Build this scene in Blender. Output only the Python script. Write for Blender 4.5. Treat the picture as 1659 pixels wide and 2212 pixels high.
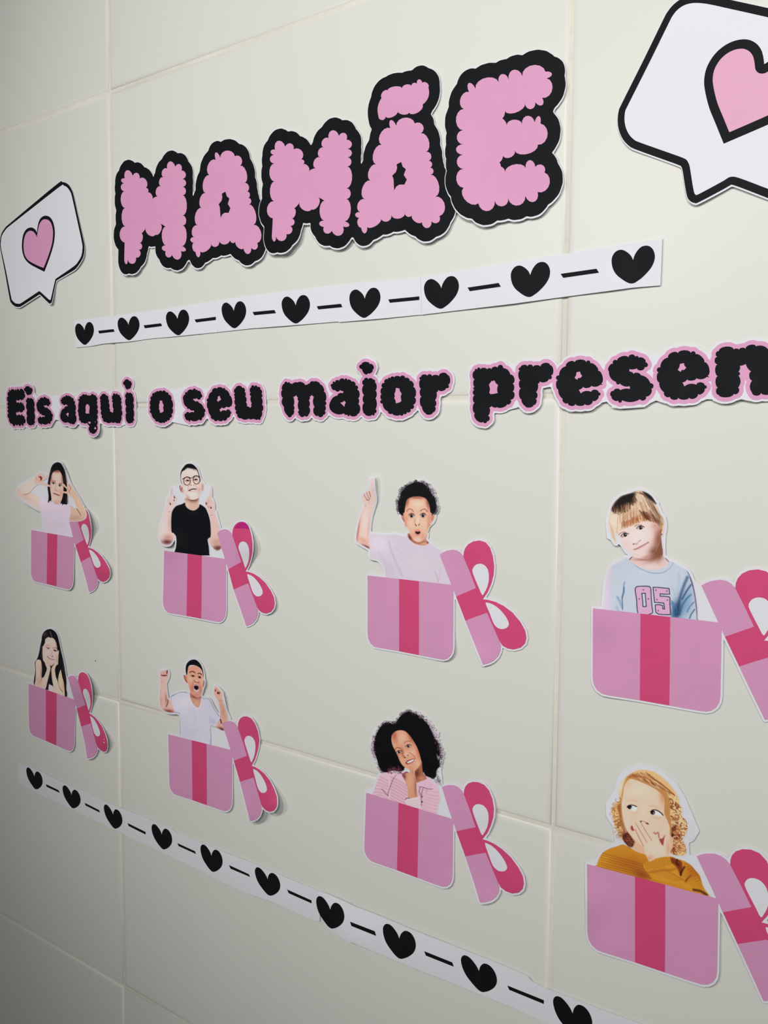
import bpy, math, random
import numpy as np
from mathutils import Vector, Matrix
from mathutils.geometry import delaunay_2d_cdt

for o in list(bpy.data.objects):
    bpy.data.objects.remove(o, do_unlink=True)
SC = bpy.context.scene
COL = SC.collection
random.seed(7)

# ------------------------------------------------------------------ camera
TW = 0.60                      # tile width in metres
TH = 0.60 * 0.61236935         # tile height
Z0 = 1.75                      # height of the grout joint above the big lettering
FPX = 2034.48                  # focal length in pixels of a 1659 x 2212 frame
CXP, CYP = 829.5, 1106.0
RM = np.array([[0.78762036, -0.00719445, 0.61611882],
               [0.05550203, 0.99669529, -0.05931299],
               [-0.613656, 0.08091197, 0.78541681]])   # rows: right, down, forward (x right, y down, z into wall)
TV = np.array([-0.53962263, -0.82644507, 1.85140073]) * TW
CAMP = -RM.T @ TV              # plane frame


def p2w(v):
    return Vector((v[0], v[2], Z0 - v[1]))


def dirw(v):
    return Vector((v[0], v[2], -v[1]))


cam_d = bpy.data.cameras.new('camera')
cam = bpy.data.objects.new('camera', cam_d)
COL.objects.link(cam)
cam_d.sensor_fit = 'VERTICAL'
cam_d.sensor_height = 36.0
cam_d.sensor_width = 27.0
cam_d.lens = FPX / 2212.0 * 36.0
cam_d.clip_start = 0.02
rr, dd, ff = dirw(RM[0]), dirw(RM[1]), dirw(RM[2])
mw = Matrix(((rr.x, -dd.x, -ff.x), (rr.y, -dd.y, -ff.y), (rr.z, -dd.z, -ff.z))).to_4x4()
mw.translation = p2w(CAMP)
cam.matrix_world = mw
SC.camera = cam

# ------------------------------------------------------------------ light
world = bpy.data.worlds.new('world')
SC.world = world
world.use_nodes = True
bg = world.node_tree.nodes['Background']
bg.inputs[0].default_value = (0.97, 1.0, 0.95, 1)
bg.inputs[1].default_value = 0.11


def spot(name, loc, target, deg, radius, power, color):
    d = bpy.data.lights.new(name, 'SPOT')
    d.spot_size = math.radians(deg)
    d.spot_blend = 1.0
    d.shadow_soft_size = radius
    d.energy = power
    d.color = color
    o = bpy.data.objects.new(name, d)
    COL.objects.link(o)
    o.location = loc
    o.rotation_euler = (Vector(target) - Vector(loc)).to_track_quat('-Z', 'Y').to_euler()
    return o


AIM = (0.50, 0.0, 1.57)
WARM = (1.0, 0.985, 0.955)
spot('ceiling_spot_lamp', (0.75, -2.2, 2.50), AIM, 52.0, 0.10, 84.0, WARM)
spot('side_fill_light', (1.75, -1.95, 2.15), AIM, 54.0, 0.28, 102.0, WARM)  # added fill from the right, no known lamp; lightens the paper shadows
spot('far_fill_light', (-0.35, -2.2, 2.0), (0.36, 0.0, 1.49), 49.0, 0.25, 52.0, WARM)  # invented fill on the left: softens shadows and brightens the left of the wall

vs = SC.view_settings
vs.view_transform = 'Standard'
vs.look = 'None'
vs.exposure = 0.0
vs.gamma = 1.0
vs.use_curve_mapping = False

# ------------------------------------------------------------------ geometry helpers


def lift_points(P, h):
    """pixel positions (N,2) and heights above the wall (N) -> world points (N,3)"""
    P = np.asarray(P, float)
    d = np.stack([(P[:, 0] - CXP) / FPX, (P[:, 1] - CYP) / FPX, np.ones(len(P))], 1) @ RM
    t = (-np.asarray(h) - CAMP[2]) / d[:, 2]
    q = CAMP[None, :] + d * t[:, None]
    return np.stack([q[:, 0], q[:, 2], Z0 - q[:, 1]], 1)


def to_wall(P):
    """pixels -> wall plane coordinates (x right, y down) in metres"""
    q = lift_points(P, np.zeros(len(P)))
    return np.stack([q[:, 0], Z0 - q[:, 2]], 1)


def to_px(W):
    W = np.asarray(W, float)
    q = np.stack([W[:, 0], W[:, 1], np.zeros(len(W))], 1) @ RM.T + TV
    return np.stack([q[:, 0] / q[:, 2] * FPX + CXP, q[:, 1] / q[:, 2] * FPX + CYP], 1)


def crop(ox, oy, s):
    def f(pts):
        a = np.array([[p[0], p[1]] for p in pts], float)
        return a / s + np.array([ox, oy])
    return f


def scallop(cusps, seg=7):
    """closed outline from cusps (x, y, k): every stretch bulges outwards by k of its chord (clockwise, y down)"""
    out = []
    n = len(cusps)
    for i in range(n):
        a = np.array(cusps[i][:2], float)
        b = np.array(cusps[(i + 1) % n][:2], float)
        k = cusps[i][2] if len(cusps[i]) > 2 else 0.0
        if abs(k) < 0.02:
            out.append(a)
            continue
        d = b - a
        nrm = np.array([d[1], -d[0]])
        for j in range(seg):
            t = j / seg
            if k < 0.2:
                x = t
                y = 4 * k * t * (1 - t)
            else:
                th = math.pi * t
                x = 0.5 - 0.5 * math.cos(th)
                y = k * math.sin(th)
            out.append(a + d * x + nrm * y)
    return np.array(out)


def smooth(pts, n=5, closed=True):
    """Catmull-Rom through the points"""
    P = np.asarray(pts, float)
    m = len(P)
    out = []
    for i in range(m if closed else m - 1):
        if closed:
            p0, p1, p2, p3 = P[(i - 1) % m], P[i], P[(i + 1) % m], P[(i + 2) % m]
        else:
            p0, p1, p2, p3 = P[max(i - 1, 0)], P[i], P[i + 1], P[min(i + 2, m - 1)]
        for j in range(n):
            t = j / n
            out.append(0.5 * (2 * p1 + (p2 - p0) * t + (2 * p0 - 5 * p1 + 4 * p2 - p3) * t * t +
                              (3 * p1 - p0 - 3 * p2 + p3) * t ** 3))
    if not closed:
        out.append(P[-1])
    return np.array(out)


def inside(P, loop):
    x, y = P[:, 0], P[:, 1]
    c = np.zeros(len(P), bool)
    a = loop
    b = np.roll(loop, -1, 0)
    for (x1, y1), (x2, y2) in zip(a, b):
        if y1 == y2:
            continue
        m = (y1 > y) != (y2 > y)
        c ^= m & (x < (x2 - x1) * (y - y1) / (y2 - y1) + x1)
    return c


def seg_dist(P, A, B):
    d = np.full(len(P), 1e9)
    for a, b in zip(A, B):
        ab = b - a
        L = ab @ ab
        t = np.clip(((P - a) @ ab) / L, 0, 1) if L > 0 else 0.0
        q = P - (a + np.outer(t, ab) if L > 0 else a)
        np.minimum(d, np.einsum('ij,ij->i', q, q), out=d)
    return np.sqrt(d)


def offset_union(loops, dist, cell, extra=()):
    """contours (wall metres) of the union of loops grown by dist; extra = loops with their own growth [(loop, dist)]"""
    items = [(l, dist) for l in loops] + list(extra)
    allp = np.concatenate([l for l, _ in items])
    mx = max(abs(d) for _, d in items) + 4 * cell
    x0, y0 = allp.min(0) - mx
    x1, y1 = allp.max(0) + mx
    nx, ny = int((x1 - x0) / cell) + 2, int((y1 - y0) / cell) + 2
    F = np.full((ny, nx), 1.0)
    xs = x0 + np.arange(nx) * cell
    ys = y0 + np.arange(ny) * cell
    for l, d in items:
        lo = l.min(0) - abs(d) - 3 * cell
        hi = l.max(0) + abs(d) + 3 * cell
        i0, i1 = np.searchsorted(xs, [lo[0], hi[0]])
        j0, j1 = np.searchsorted(ys, [lo[1], hi[1]])
        gx, gy = np.meshgrid(xs[i0:i1], ys[j0:j1])
        P = np.stack([gx.ravel(), gy.ravel()], 1)
        sd = seg_dist(P, l, np.roll(l, -1, 0))
        sd[inside(P, l)] *= -1
        F[j0:j1, i0:i1] = np.minimum(F[j0:j1, i0:i1], (sd - d).reshape(gx.shape))
    return [np.stack([x0 + c[:, 0] * cell, y0 + c[:, 1] * cell], 1) for c in contours(F)]


def contours(F):
    """closed zero contours of F in grid units (marching squares)"""
    S = F < 0
    mix = (S[:-1, :-1].astype(int) + S[1:, :-1] + S[:-1, 1:] + S[1:, 1:])
    js, is_ = np.nonzero((mix > 0) & (mix < 4))
    nxt = {}

    def ept(e):
        j, i, v = e
        if v == 0:
            a, b = F[j, i], F[j, i + 1]
            return (i + a / (a - b), j)
        a, b = F[j, i], F[j + 1, i]
        return (i, j + a / (a - b))
    T = {1: [(3, 0)], 2: [(0, 1)], 3: [(3, 1)], 4: [(1, 2)], 5: [(3, 0), (1, 2)], 6: [(0, 2)], 7: [(3, 2)],
         8: [(2, 3)], 9: [(2, 0)], 10: [(0, 1), (2, 3)], 11: [(2, 1)], 12: [(1, 3)], 13: [(1, 0)], 14: [(0, 3)]}
    for j, i in zip(js.tolist(), is_.tolist()):
        code = int(S[j, i]) | int(S[j, i + 1]) << 1 | int(S[j + 1, i + 1]) << 2 | int(S[j + 1, i]) << 3
        E = [(j, i, 0), (j, i + 1, 1), (j + 1, i, 0), (j, i, 1)]
        for a, b in T[code]:
            nxt.setdefault(E[a], []).append(E[b])
    out = []
    while nxt:
        s = next(iter(nxt))
        cur = s
        loop = []
        while True:
            loop.append(ept(cur))
            l = nxt.get(cur)
            if not l:
                break
            n = l.pop()
            if not l:
                del nxt[cur]
            cur = n
            if cur == s:
                break
        if len(loop) > 8:
            out.append(np.array(loop))
    return out


def dedupe(loop, eps=0.12):
    out = [loop[0]]
    for p in loop[1:]:
        if np.hypot(*(p - out[-1])) > eps:
            out.append(p)
    if np.hypot(*(out[0] - out[-1])) <= eps and len(out) > 3:
        out.pop()
    return np.array(out)


def densify(loop, step):
    out = []
    for p, q in zip(loop, np.roll(loop, -1, 0)):
        n = max(int(math.ceil(np.hypot(*(q - p)) / step)), 1)
        out += [p + (q - p) * k / n for k in range(n)]
    return np.array(out)


def triangulate(loops, grid=None):
    """loops in pixels (even-odd) -> vertices, triangles; grid = spacing of extra inner points"""
    loops = [dedupe(np.asarray(l, float)) for l in loops]
    if grid:
        loops = [densify(l, grid) for l in loops]
    V, E = [], []
    for l in loops:
        b = len(V)
        V += [Vector((float(p[0]), float(p[1]))) for p in l]
        E += [(b + i, b + (i + 1) % len(l)) for i in range(len(l))]

    def even(P):
        c = np.zeros(len(P), bool)
        for l in loops:
            c ^= inside(P, l)
        return c
    if grid:
        lo = np.min([l.min(0) for l in loops], 0)
        hi = np.max([l.max(0) for l in loops], 0)
        gx, gy = np.meshgrid(np.arange(lo[0] + grid / 2, hi[0], grid), np.arange(lo[1] + grid / 2, hi[1], grid))
        G = np.stack([gx.ravel(), gy.ravel()], 1)
        if len(G):
            G = G[even(G)]
            G = G[np.min([seg_dist(G, l, np.roll(l, -1, 0)) for l in loops], 0) > 0.45 * grid]
            V += [Vector((float(p[0]), float(p[1]))) for p in G]
    r = delaunay_2d_cdt(V, E, [], 0, 1e-4)
    vv = np.array([(p.x, p.y) for p in r[0]])
    F = np.array([list(f) for f in r[2] if len(f) == 3], int)
    c = vv[F].mean(1)
    F = F[even(c)]
    # drop the hair-thin triangles along straight edges: their normals are meaningless
    e1, e2 = vv[F[:, 1]] - vv[F[:, 0]], vv[F[:, 2]] - vv[F[:, 0]]
    ar = np.abs(e1[:, 0] * e2[:, 1] - e1[:, 1] * e2[:, 0])
    ml = np.max([np.hypot(*e1.T), np.hypot(*e2.T), np.hypot(*(e2 - e1).T)], 0)
    F = F[ar / ml > 0.02]
    used = np.unique(F)
    mp = np.full(len(vv), -1)
    mp[used] = np.arange(len(used))
    vv = vv[used]
    F = mp[F]
    a = vv[F[:, 1]] - vv[F[:, 0]]
    b = vv[F[:, 2]] - vv[F[:, 0]]
    flip = (a[:, 0] * b[:, 1] - a[:, 1] * b[:, 0]) > 0
    F[flip] = F[flip][:, ::-1]        # counter-clockwise as seen from the camera side
    return vv, F


def mesh_obj(name, verts, faces, mat, parent=None, origin=None, smooth_sh=False):
    me = bpy.data.meshes.new(name)
    o = bpy.data.objects.new(name, me)
    COL.objects.link(o)
    V = np.asarray(verts, float)
    if parent is not None:
        V = V - np.array(parent.location)[None, :]
        if parent.parent is not None:
            V = V - np.array(parent.parent.location)[None, :]
        o.parent = parent
    me.from_pydata(V.tolist(), [], [list(map(int, f)) for f in faces])
    if smooth_sh:
        me.polygons.foreach_set('use_smooth', [True] * len(me.polygons))
    me.materials.append(mat)
    me.update()
    return o


LAYER = 0.00014
PAPER_T = 0.00026


class Lift:
    """how far a sheet stands off the wall at a pixel: base plus soft bumps (x, y, radius, height)"""

    def __init__(self, base=0.0011, bumps=(), tilt=None):
        self.base, self.bumps = base, bumps

    def __call__(self, P):
        h = np.full(len(P), self.base)
        for x, y, r, a in self.bumps:
            h += a * np.exp(-((P[:, 0] - x) ** 2 + (P[:, 1] - y) ** 2) / (r * r))
        return h


def thing(name, px, label, cat, group=None):
    o = bpy.data.objects.new(name, None)
    COL.objects.link(o)
    o.empty_display_size = 0.02
    q = lift_points(np.array([px], float), np.zeros(1))[0]
    o.location = q
    o['label'] = label
    o['category'] = cat
    if group:
        o['group'] = group
    return o


def ink(name, loops, mat, parent, lift, layer, grid=14, label=None):
    vv, F = triangulate(loops, grid)
    V = lift_points(vv, lift(vv) + PAPER_T + layer * LAYER)
    o = mesh_obj(name, V, F, mat, parent, smooth_sh=True)
    if label:
        o['label'] = label
    return o


def paper(loops, parent, lift, mat, grid=10, name='paper_sheet', z=0.0):
    vv, F = triangulate(loops, grid)
    h = lift(vv) + z
    A = lift_points(vv, h + PAPER_T)
    # the back keeps the same wall position as the front
    B = A.copy()
    B[:, 1] += PAPER_T
    n = len(A)
    faces = F.tolist() + [[a + n for a in f[::-1]] for f in F.tolist()]
    e = {}
    for f in F.tolist():
        for a, b in ((f[0], f[1]), (f[1], f[2]), (f[2], f[0])):
            if (b, a) in e:
                del e[(b, a)]
            else:
                e[(a, b)] = 1
    rim = [[b, a, a + n, b + n] for a, b in e]
    o = mesh_obj(name, np.concatenate([A, B]), faces + rim, mat, parent)
    me = o.data
    me.polygons.foreach_set('use_smooth', [True] * (2 * len(F)) + [False] * len(rim))
    me.set_sharp_from_angle(angle=math.radians(50))
    return o

# ------------------------------------------------------------------ materials


def lin(c):
    c = np.asarray(c, float) / 255.0
    return np.where(c <= 0.04045, c / 12.92, ((c + 0.055) / 1.055) ** 2.4)


def mat_print(name, rgb, rough=0.55, var=0.04, spec=0.35, scale=60.0):
    m = bpy.data.materials.new(name)
    m.use_nodes = True
    nt = m.node_tree
    b = nt.nodes['Principled BSDF']
    tc = nt.nodes.new('ShaderNodeTexCoord')
    nz = nt.nodes.new('ShaderNodeTexNoise')
    nz.inputs['Scale'].default_value = scale
    nz.inputs['Detail'].default_value = 4.0
    mx = nt.nodes.new('ShaderNodeMix')
    mx.data_type = 'RGBA'
    c = np.array(rgb[:3])
    mx.inputs['A'].default_value = (*(c * (1 - var)), 1)
    mx.inputs['B'].default_value = (*np.minimum(c * (1 + var), 1), 1)
    nt.links.new(tc.outputs['Object'], nz.inputs['Vector'])
    nt.links.new(nz.outputs['Fac'], mx.inputs['Factor'])
    nt.links.new(mx.outputs['Result'], b.inputs['Base Color'])
    b.inputs['Roughness'].default_value = rough
    b.inputs['Specular IOR Level'].default_value = spec
    return m


PAPER_RGB = (0.785, 0.785, 0.85)
M_PAPER = mat_print('white_paper', PAPER_RGB, 0.6, 0.012, 0.3, 25)
M_BLACK = mat_print('black_print', (0.0045, 0.0058, 0.0078), 0.55, 0.15, 0.12)
M_LPINK = mat_print('letter_pink_print', (0.72, 0.335, 0.55), 0.5, 0.03)
M_PINK = mat_print('gift_pink_print', (0.69, 0.315, 0.535), 0.5, 0.035)
M_HOT = mat_print('ribbon_magenta_print', (0.67, 0.068, 0.20), 0.5, 0.04)
M_DHOT = mat_print('dark_magenta_print', (0.50, 0.012, 0.20), 0.5, 0.04)
M_HPINK = mat_print('heart_pink_print', (0.76, 0.39, 0.55), 0.5, 0.02)


def mat_vcol():
    m = bpy.data.materials.new('photo_print')
    m.use_nodes = True
    nt = m.node_tree
    b = nt.nodes['Principled BSDF']
    at = nt.nodes.new('ShaderNodeAttribute')
    at.attribute_name = 'print'
    tc = nt.nodes.new('ShaderNodeTexCoord')
    nz = nt.nodes.new('ShaderNodeTexNoise')
    nz.inputs['Scale'].default_value = 900.0
    mx = nt.nodes.new('ShaderNodeMix')
    mx.data_type = 'RGBA'
    mx.blend_type = 'MULTIPLY'
    rp = nt.nodes.new('ShaderNodeMapRange')
    rp.inputs['To Min'].default_value = 0.93
    rp.inputs['To Max'].default_value = 1.05
    mx.inputs['Factor'].default_value = 1.0
    nt.links.new(tc.outputs['Object'], nz.inputs['Vector'])
    nt.links.new(nz.outputs['Fac'], rp.inputs['Value'])
    nt.links.new(at.outputs['Color'], mx.inputs['A'])
    nt.links.new(rp.outputs['Result'], mx.inputs['B'])
    nt.links.new(mx.outputs['Result'], b.inputs['Base Color'])
    b.inputs['Roughness'].default_value = 0.5
    b.inputs['Specular IOR Level'].default_value = 0.2
    return m


M_PHOTO = mat_vcol()


def mat_tile():
    m = bpy.data.materials.new('cream_glazed_tile')
    m.use_nodes = True
    nt = m.node_tree
    b = nt.nodes['Principled BSDF']
    tc = nt.nodes.new('ShaderNodeTexCoord')
    n1 = nt.nodes.new('ShaderNodeTexNoise')
    n1.inputs['Scale'].default_value = 6.0
    n1.inputs['Detail'].default_value = 3.0
    r1 = nt.nodes.new('ShaderNodeMix')
    r1.data_type = 'RGBA'
    r1.inputs['A'].default_value = (0.735, 0.74, 0.70, 1)
    r1.inputs['B'].default_value = (0.75, 0.745, 0.70, 1)
    vo = nt.nodes.new('ShaderNodeTexVoronoi')
    vo.inputs['Scale'].default_value = 11.0
    ls = nt.nodes.new('ShaderNodeMath')
    ls.operation = 'LESS_THAN'
    ls.inputs[1].default_value = 0.014
    r2 = nt.nodes.new('ShaderNodeMix')
    r2.data_type = 'RGBA'
    r2.inputs['B'].default_value = (0.30, 0.27, 0.23, 1)
    nb = nt.nodes.new('ShaderNodeTexNoise')
    nb.inputs['Scale'].default_value = 5.0
    nb.inputs['Detail'].default_value = 2.0
    bp = nt.nodes.new('ShaderNodeBump')
    bp.inputs['Strength'].default_value = 0.25
    bp.inputs['Distance'].default_value = 0.004
    L = nt.links.new
    L(tc.outputs['Object'], n1.inputs['Vector'])
    L(n1.outputs['Fac'], r1.inputs['Factor'])
    L(tc.outputs['Object'], vo.inputs['Vector'])
    L(vo.outputs['Distance'], ls.inputs[0])
    L(ls.outputs[0], r2.inputs['Factor'])
    L(r1.outputs['Result'], r2.inputs['A'])
    L(r2.outputs['Result'], b.inputs['Base Color'])
    L(tc.outputs['Object'], nb.inputs['Vector'])
    L(nb.outputs['Fac'], bp.inputs['Height'])
    L(bp.outputs['Normal'], b.inputs['Normal'])
    b.inputs['Roughness'].default_value = 0.36
    b.inputs['Specular IOR Level'].default_value = 0.36
    return m


def mat_grout():
    m = bpy.data.materials.new('cream_grout')
    m.use_nodes = True
    nt = m.node_tree
    b = nt.nodes['Principled BSDF']
    tc = nt.nodes.new('ShaderNodeTexCoord')
    n1 = nt.nodes.new('ShaderNodeTexNoise')
    n1.inputs['Scale'].default_value = 90.0
    n1.inputs['Detail'].default_value = 6.0
    n2 = nt.nodes.new('ShaderNodeTexNoise')
    n2.inputs['Scale'].default_value = 9.0
    r1 = nt.nodes.new('ShaderNodeMix')
    r1.data_type = 'RGBA'
    r1.inputs['A'].default_value = (0.56, 0.54, 0.47, 1)
    r1.inputs['B'].default_value = (0.78, 0.75, 0.67, 1)
    ad = nt.nodes.new('ShaderNodeMath')
    ad.operation = 'MULTIPLY_ADD'
    ad.inputs[1].default_value = 0.5
    bp = nt.nodes.new('ShaderNodeBump')
    bp.inputs['Strength'].default_value = 0.6
    bp.inputs['Distance'].default_value = 0.0012
    L = nt.links.new
    L(tc.outputs['Object'], n1.inputs['Vector'])
    L(tc.outputs['Object'], n2.inputs['Vector'])
    L(n1.outputs['Fac'], ad.inputs[0])
    L(n2.outputs['Fac'], ad.inputs[2])
    L(ad.outputs[0], r1.inputs['Factor'])
    L(r1.outputs['Result'], b.inputs['Base Color'])
    L(n1.outputs['Fac'], bp.inputs['Height'])
    L(bp.outputs['Normal'], b.inputs['Normal'])
    b.inputs['Roughness'].default_value = 0.9
    b.inputs['Specular IOR Level'].default_value = 0.1
    return m


M_TILE = mat_tile()
M_GROUT = mat_grout()

# ------------------------------------------------------------------ wall
GX0, GX1, GZ0, GZ1 = -3 * TW, 4 * TW, Z0 - 5 * TH - 0.0, Z0 + 2 * TH


def fit_line(px):
    w = to_wall(np.array(px, float))
    c = w.mean(0)
    u, s, vt = np.linalg.svd(w - c)
    return c, vt[0]


JOINT_V = {0: [(230.7, 0), (235, 196), (237.5, 337), (246, 745), (259.5, 1510), (264, 1940), (266.5, 2212)],
           1: [(1235, 0), (1232.6, 110), (1210, 930), (1194, 1785), (1186.8, 2100)]}
JOINT_H = {0: [(0, 285), (235, 199), (400, 136.7), (780, 0)],
           1: [(3, 881), (290, 874), (585, 870), (985, 859), (1185, 854.7)],
           2: [(0, 1440), (262, 1514), (594.5, 1613), (1194, 1788), (1310, 1825)],
           3: [(0, 1972.5), (267, 2131), (400, 2209)]}


def vline(i):
    if i in JOINT_V:
        return fit_line(JOINT_V[i])
    c, d = fit_line(JOINT_V[0 if i < 0 else 1])
    return c + np.array([(i - (0 if i < 0 else 1)) * TW, 0]), d


def hline(j):
    if j in JOINT_H:
        return fit_line(JOINT_H[j])
    k = 0 if j < 0 else 3
    c, d = fit_line(JOINT_H[k])
    return c + np.array([0, (j - k) * TH]), d


def cross_pt(a, b):
    (c1, d1), (c2, d2) = a, b
    t = np.linalg.solve(np.array([d1, -d2]).T, c2 - c1)
    return c1 + d1 * t[0]


node = {(i, j): cross_pt(vline(i), hline(j)) for i in range(-3, 5) for j in range(-2, 6)}
lo = np.min(list(node.values()), 0)
hi = np.max(list(node.values()), 0)
wx0, wx1 = lo[0] - 0.01, hi[0] + 0.01
wz0, wz1 = Z0 - hi[1] - 0.01, Z0 - lo[1] + 0.01
gv = [(wx0, .0014, wz0), (wx1, .0014, wz0), (wx1, .0014, wz1), (wx0, .0014, wz1),
      (wx0, .06, wz0), (wx1, .06, wz0), (wx1, .06, wz1), (wx0, .06, wz1)]
wall = mesh_obj('wall_back', gv, [(0, 1, 2, 3), (5, 4, 7, 6), (4, 0, 3, 7), (1, 5, 6, 2), (3, 2, 6, 7), (4, 5, 1, 0)], M_GROUT)
wall['kind'] = 'structure'
wall['label'] = 'cream grout of the tiled wall'
GROUT_HALF = 0.0017
for i in range(-3, 4):
    for j in range(-2, 5):
        q = [node[(i, j)], node[(i + 1, j)], node[(i + 1, j + 1)], node[(i, j + 1)]]
        q = [np.array(p) for p in q]
        sgn = [(1, 1), (-1, 1), (-1, -1), (1, -1)]
        V, F = [], []
        dep = random.uniform(-0.0002, 0.0002)
        prof = [(0.0, 0.0045), (0.0, 0.0017), (0.0004, 0.0011), (0.0014, 0.0005), (0.0032, 0.00013), (0.0062, 0.0)]
        for ins, y in prof:
            for p, s in zip(q, sgn):
                V.append((p[0] + s[0] * (GROUT_HALF + ins), max(y + dep, 0.0) if ins > 0 else y, Z0 - (p[1] + s[1] * (GROUT_HALF + ins))))
        for k in range(len(prof) - 1):
            for e in range(4):
                a, b = k * 4 + e, k * 4 + (e + 1) % 4
                F.append((a, a + 4, b + 4, b))
        b = (len(prof) - 1) * 4
        F.append((b + 3, b + 2, b + 1, b))
        t = mesh_obj('tile', V, F, M_TILE, wall, smooth_sh=True)
        t.data.polygons[len(F) - 1].use_smooth = True
        t.data.set_sharp_from_angle(angle=math.radians(80))

# ------------------------------------------------------------------ lettering shapes (outlines read off the photo)
cE = crop(940, 80, 4.608)
cA2 = crop(540, 220, 3.6065)
cA1 = crop(230, 300, 4.1475)
cTil = crop(780, 130, 9.217)

G_E = [(336, 546, 1.1), (403, 515, .33), (632, 450, .68), (733, 425, .6), (868, 390, .38), (1098, 345, .9), (1110, 410, .4),
       (1065, 605, .75), (998, 650, .6), (893, 660, .25), (695, 738, .1), (668, 812, .12), (712, 878, .33), (865, 868, .6),
       (990, 850, 1.2), (1048, 862, .4), (1022, 1072, .27), (792, 1130, .35), (675, 1182, .12), (640, 1248, .05),
       (655, 1290, .15), (697, 1345, .28), (900, 1305, .75), (998, 1293, .5), (1088, 1348, .42), (1020, 1543, .65),
       (897, 1580, .5), (727, 1605, .5), (593, 1630, .55), (430, 1655, .34), (282, 1500, .38), (280, 1312, .45),
       (277, 1172, .68), (280, 1068, .45), (277, 928, .35), (285, 716, .35)]
G_M = [(195, 372, .72), (275, 350, .55), (340, 370, .45), (398, 450, .5), (410, 488, .35), (455, 548, .12), (510, 518, .35),
       (545, 432, .35), (572, 355, .4), (612, 282, .65), (692, 265, .6), (752, 295, .55), (757, 367, .55), (760, 432, .45),
       (757, 503, .24), (753, 673, .4), (750, 757, .24), (738, 930, 1.0), (726, 972, .6), (637, 1005, .55), (575, 975, .75),
       (578, 925, .24), (580, 770, .0), (555, 754, .0), (532, 745, .3), (480, 838, .35), (388, 780, .05), (345, 830, .25),
       (325, 908, .5), (312, 965, .45), (285, 1030, .55), (203, 1048, 1.2), (170, 1050, .0), (178, 908, .38), (188, 773, .22),
       (190, 620, .28), (190, 480, .5), (187, 413, .75)]
G_A = [(1093, 205, 1.15), (1140, 187, .38), (1283, 168, .5), (1332, 245, .3), (1370, 390, .45), (1390, 460, .45), (1400, 513, .5),
       (1405, 568, .27), (1445, 738, .38), (1475, 890, .5), (1415, 930, .65), (1338, 938, .3), (1263, 880, .5), (1210, 855, .38),
       (1100, 880, .45), (1020, 910, .22), (913, 975, 1.0), (866, 980, .3), (853, 905, .75), (856, 858, .35), (893, 758, .28),
       (938, 612, .28), (982, 487, .28), (1025, 335, .33)]
G_AH = [(1142, 487), (1178, 468), (1190, 505), (1215, 525), (1198, 570), (1222, 605), (1203, 645), (1165, 645), (1140, 660),
        (1123, 690), (1118, 600), (1108, 575), (1138, 545), (1146, 515)]
G_TIL = [(410, 750, .3), (530, 600, .2), (818, 560, .3), (1005, 520, .4), (1112, 475, .75), (1220, 450, .35), (1340, 545, .17),
         (1225, 885, .28), (950, 1045, .25), (727, 1010, .25), (490, 1125, .5), (345, 1115, .12)]


def wall_glyph(cr, cusps, holes=()):
    return [to_wall(cr(scallop(cusps)))] + [to_wall(cr(h)) for h in holes]


def affine(src, dst):
    A = np.concatenate([src, np.ones((len(src), 1))], 1)
    X, *_ = np.linalg.lstsq(A, dst, rcond=None)
    return lambda P: np.concatenate([P, np.ones((len(P), 1))], 1) @ X


W_E = wall_glyph(cE, G_E)
W_M2 = wall_glyph(cA2, G_M)
W_A2 = wall_glyph(cA2, G_A, [G_AH])
W_TIL = wall_glyph(cTil, G_TIL)
fM = affine(to_wall(cA2([(650, 220), (160, 390), (185, 1088), (680, 1042), (778, 950), (133, 850), (235, 299)])),
            to_wall(cA1([(580, 203), (130, 368), (175, 1128), (625, 1082), (715, 978), (122, 862), (195, 280)])))
fA = affine(to_wall(cA2([(1115, 137), (1225, 120), (1510, 810), (818, 875), (845, 1023), (1370, 990), (1467, 650)])),
            to_wall(cA1([(997, 115), (1095, 98), (1382, 850), (750, 900), (780, 1060), (1255, 1025), (1335, 690)])))
W_M1 = [fM(l) for l in W_M2]
W_A1 = [fA(l) for l in W_A2]


def shift(loops, d):
    return [l + np.array(d) for l in loops]


def big_letters(letters, names, label, lift, base_px, grp):
    t = thing('lettering_cutout', base_px, label, 'letters', grp)
    outer = [g[0] for g in letters]
    blk = offset_union(outer, 0.0117, 0.0012)
    blk = [c for c in blk if len(c) > 60]
    pap = offset_union(blk, 0.0006, 0.0012, [(c + np.array([0.0002, 0.0011]), 0.0005) for c in blk])
    pap = [c for c in pap if len(c) > 60]
    paper([to_px(c) for c in pap], t, lift, M_PAPER, 12)
    ink('black_outline', [to_px(c) for c in blk], M_BLACK, t, lift, 1, 12, 'black print around the pink letters')
    for g, n in zip(letters, names):
        ink(n, [to_px(l) for l in g], M_LPINK, t, lift, 2, 12)
    return t


big_letters([W_M1, W_A1], ['letter_m', 'letter_a'], 'paper cutout of fluffy pink letters MA with black edge, beside the small speech bubble',
            Lift(.0012, [(280, 590, 40, .0035), (400, 575, 60, .003), (540, 570, 45, .003), (500, 350, 60, .0008)]), (400, 560), 'big pink title letters')
big_letters([W_M2, W_A2, W_TIL], ['letter_m', 'letter_a', 'tilde'], 'paper cutout of fluffy pink letters MÃ with black edge, tilde on top',
            Lift(.0016, [(620, 540, 60, .005), (760, 520, 70, .003), (930, 510, 60, .0025), (830, 200, 60, .0015)]), (760, 520), 'big pink title letters')
big_letters([W_E], ['letter_e'], 'paper cutout of one fluffy pink letter E with black edge',
            Lift(.0016, [(1060, 490, 70, .002), (1180, 460, 50, .0015), (975, 440, 60, .003), (960, 330, 60, .002)]), (1090, 470), 'big pink title letters')

# ------------------------------------------------------------------ small lettering
GL = {}


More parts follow.
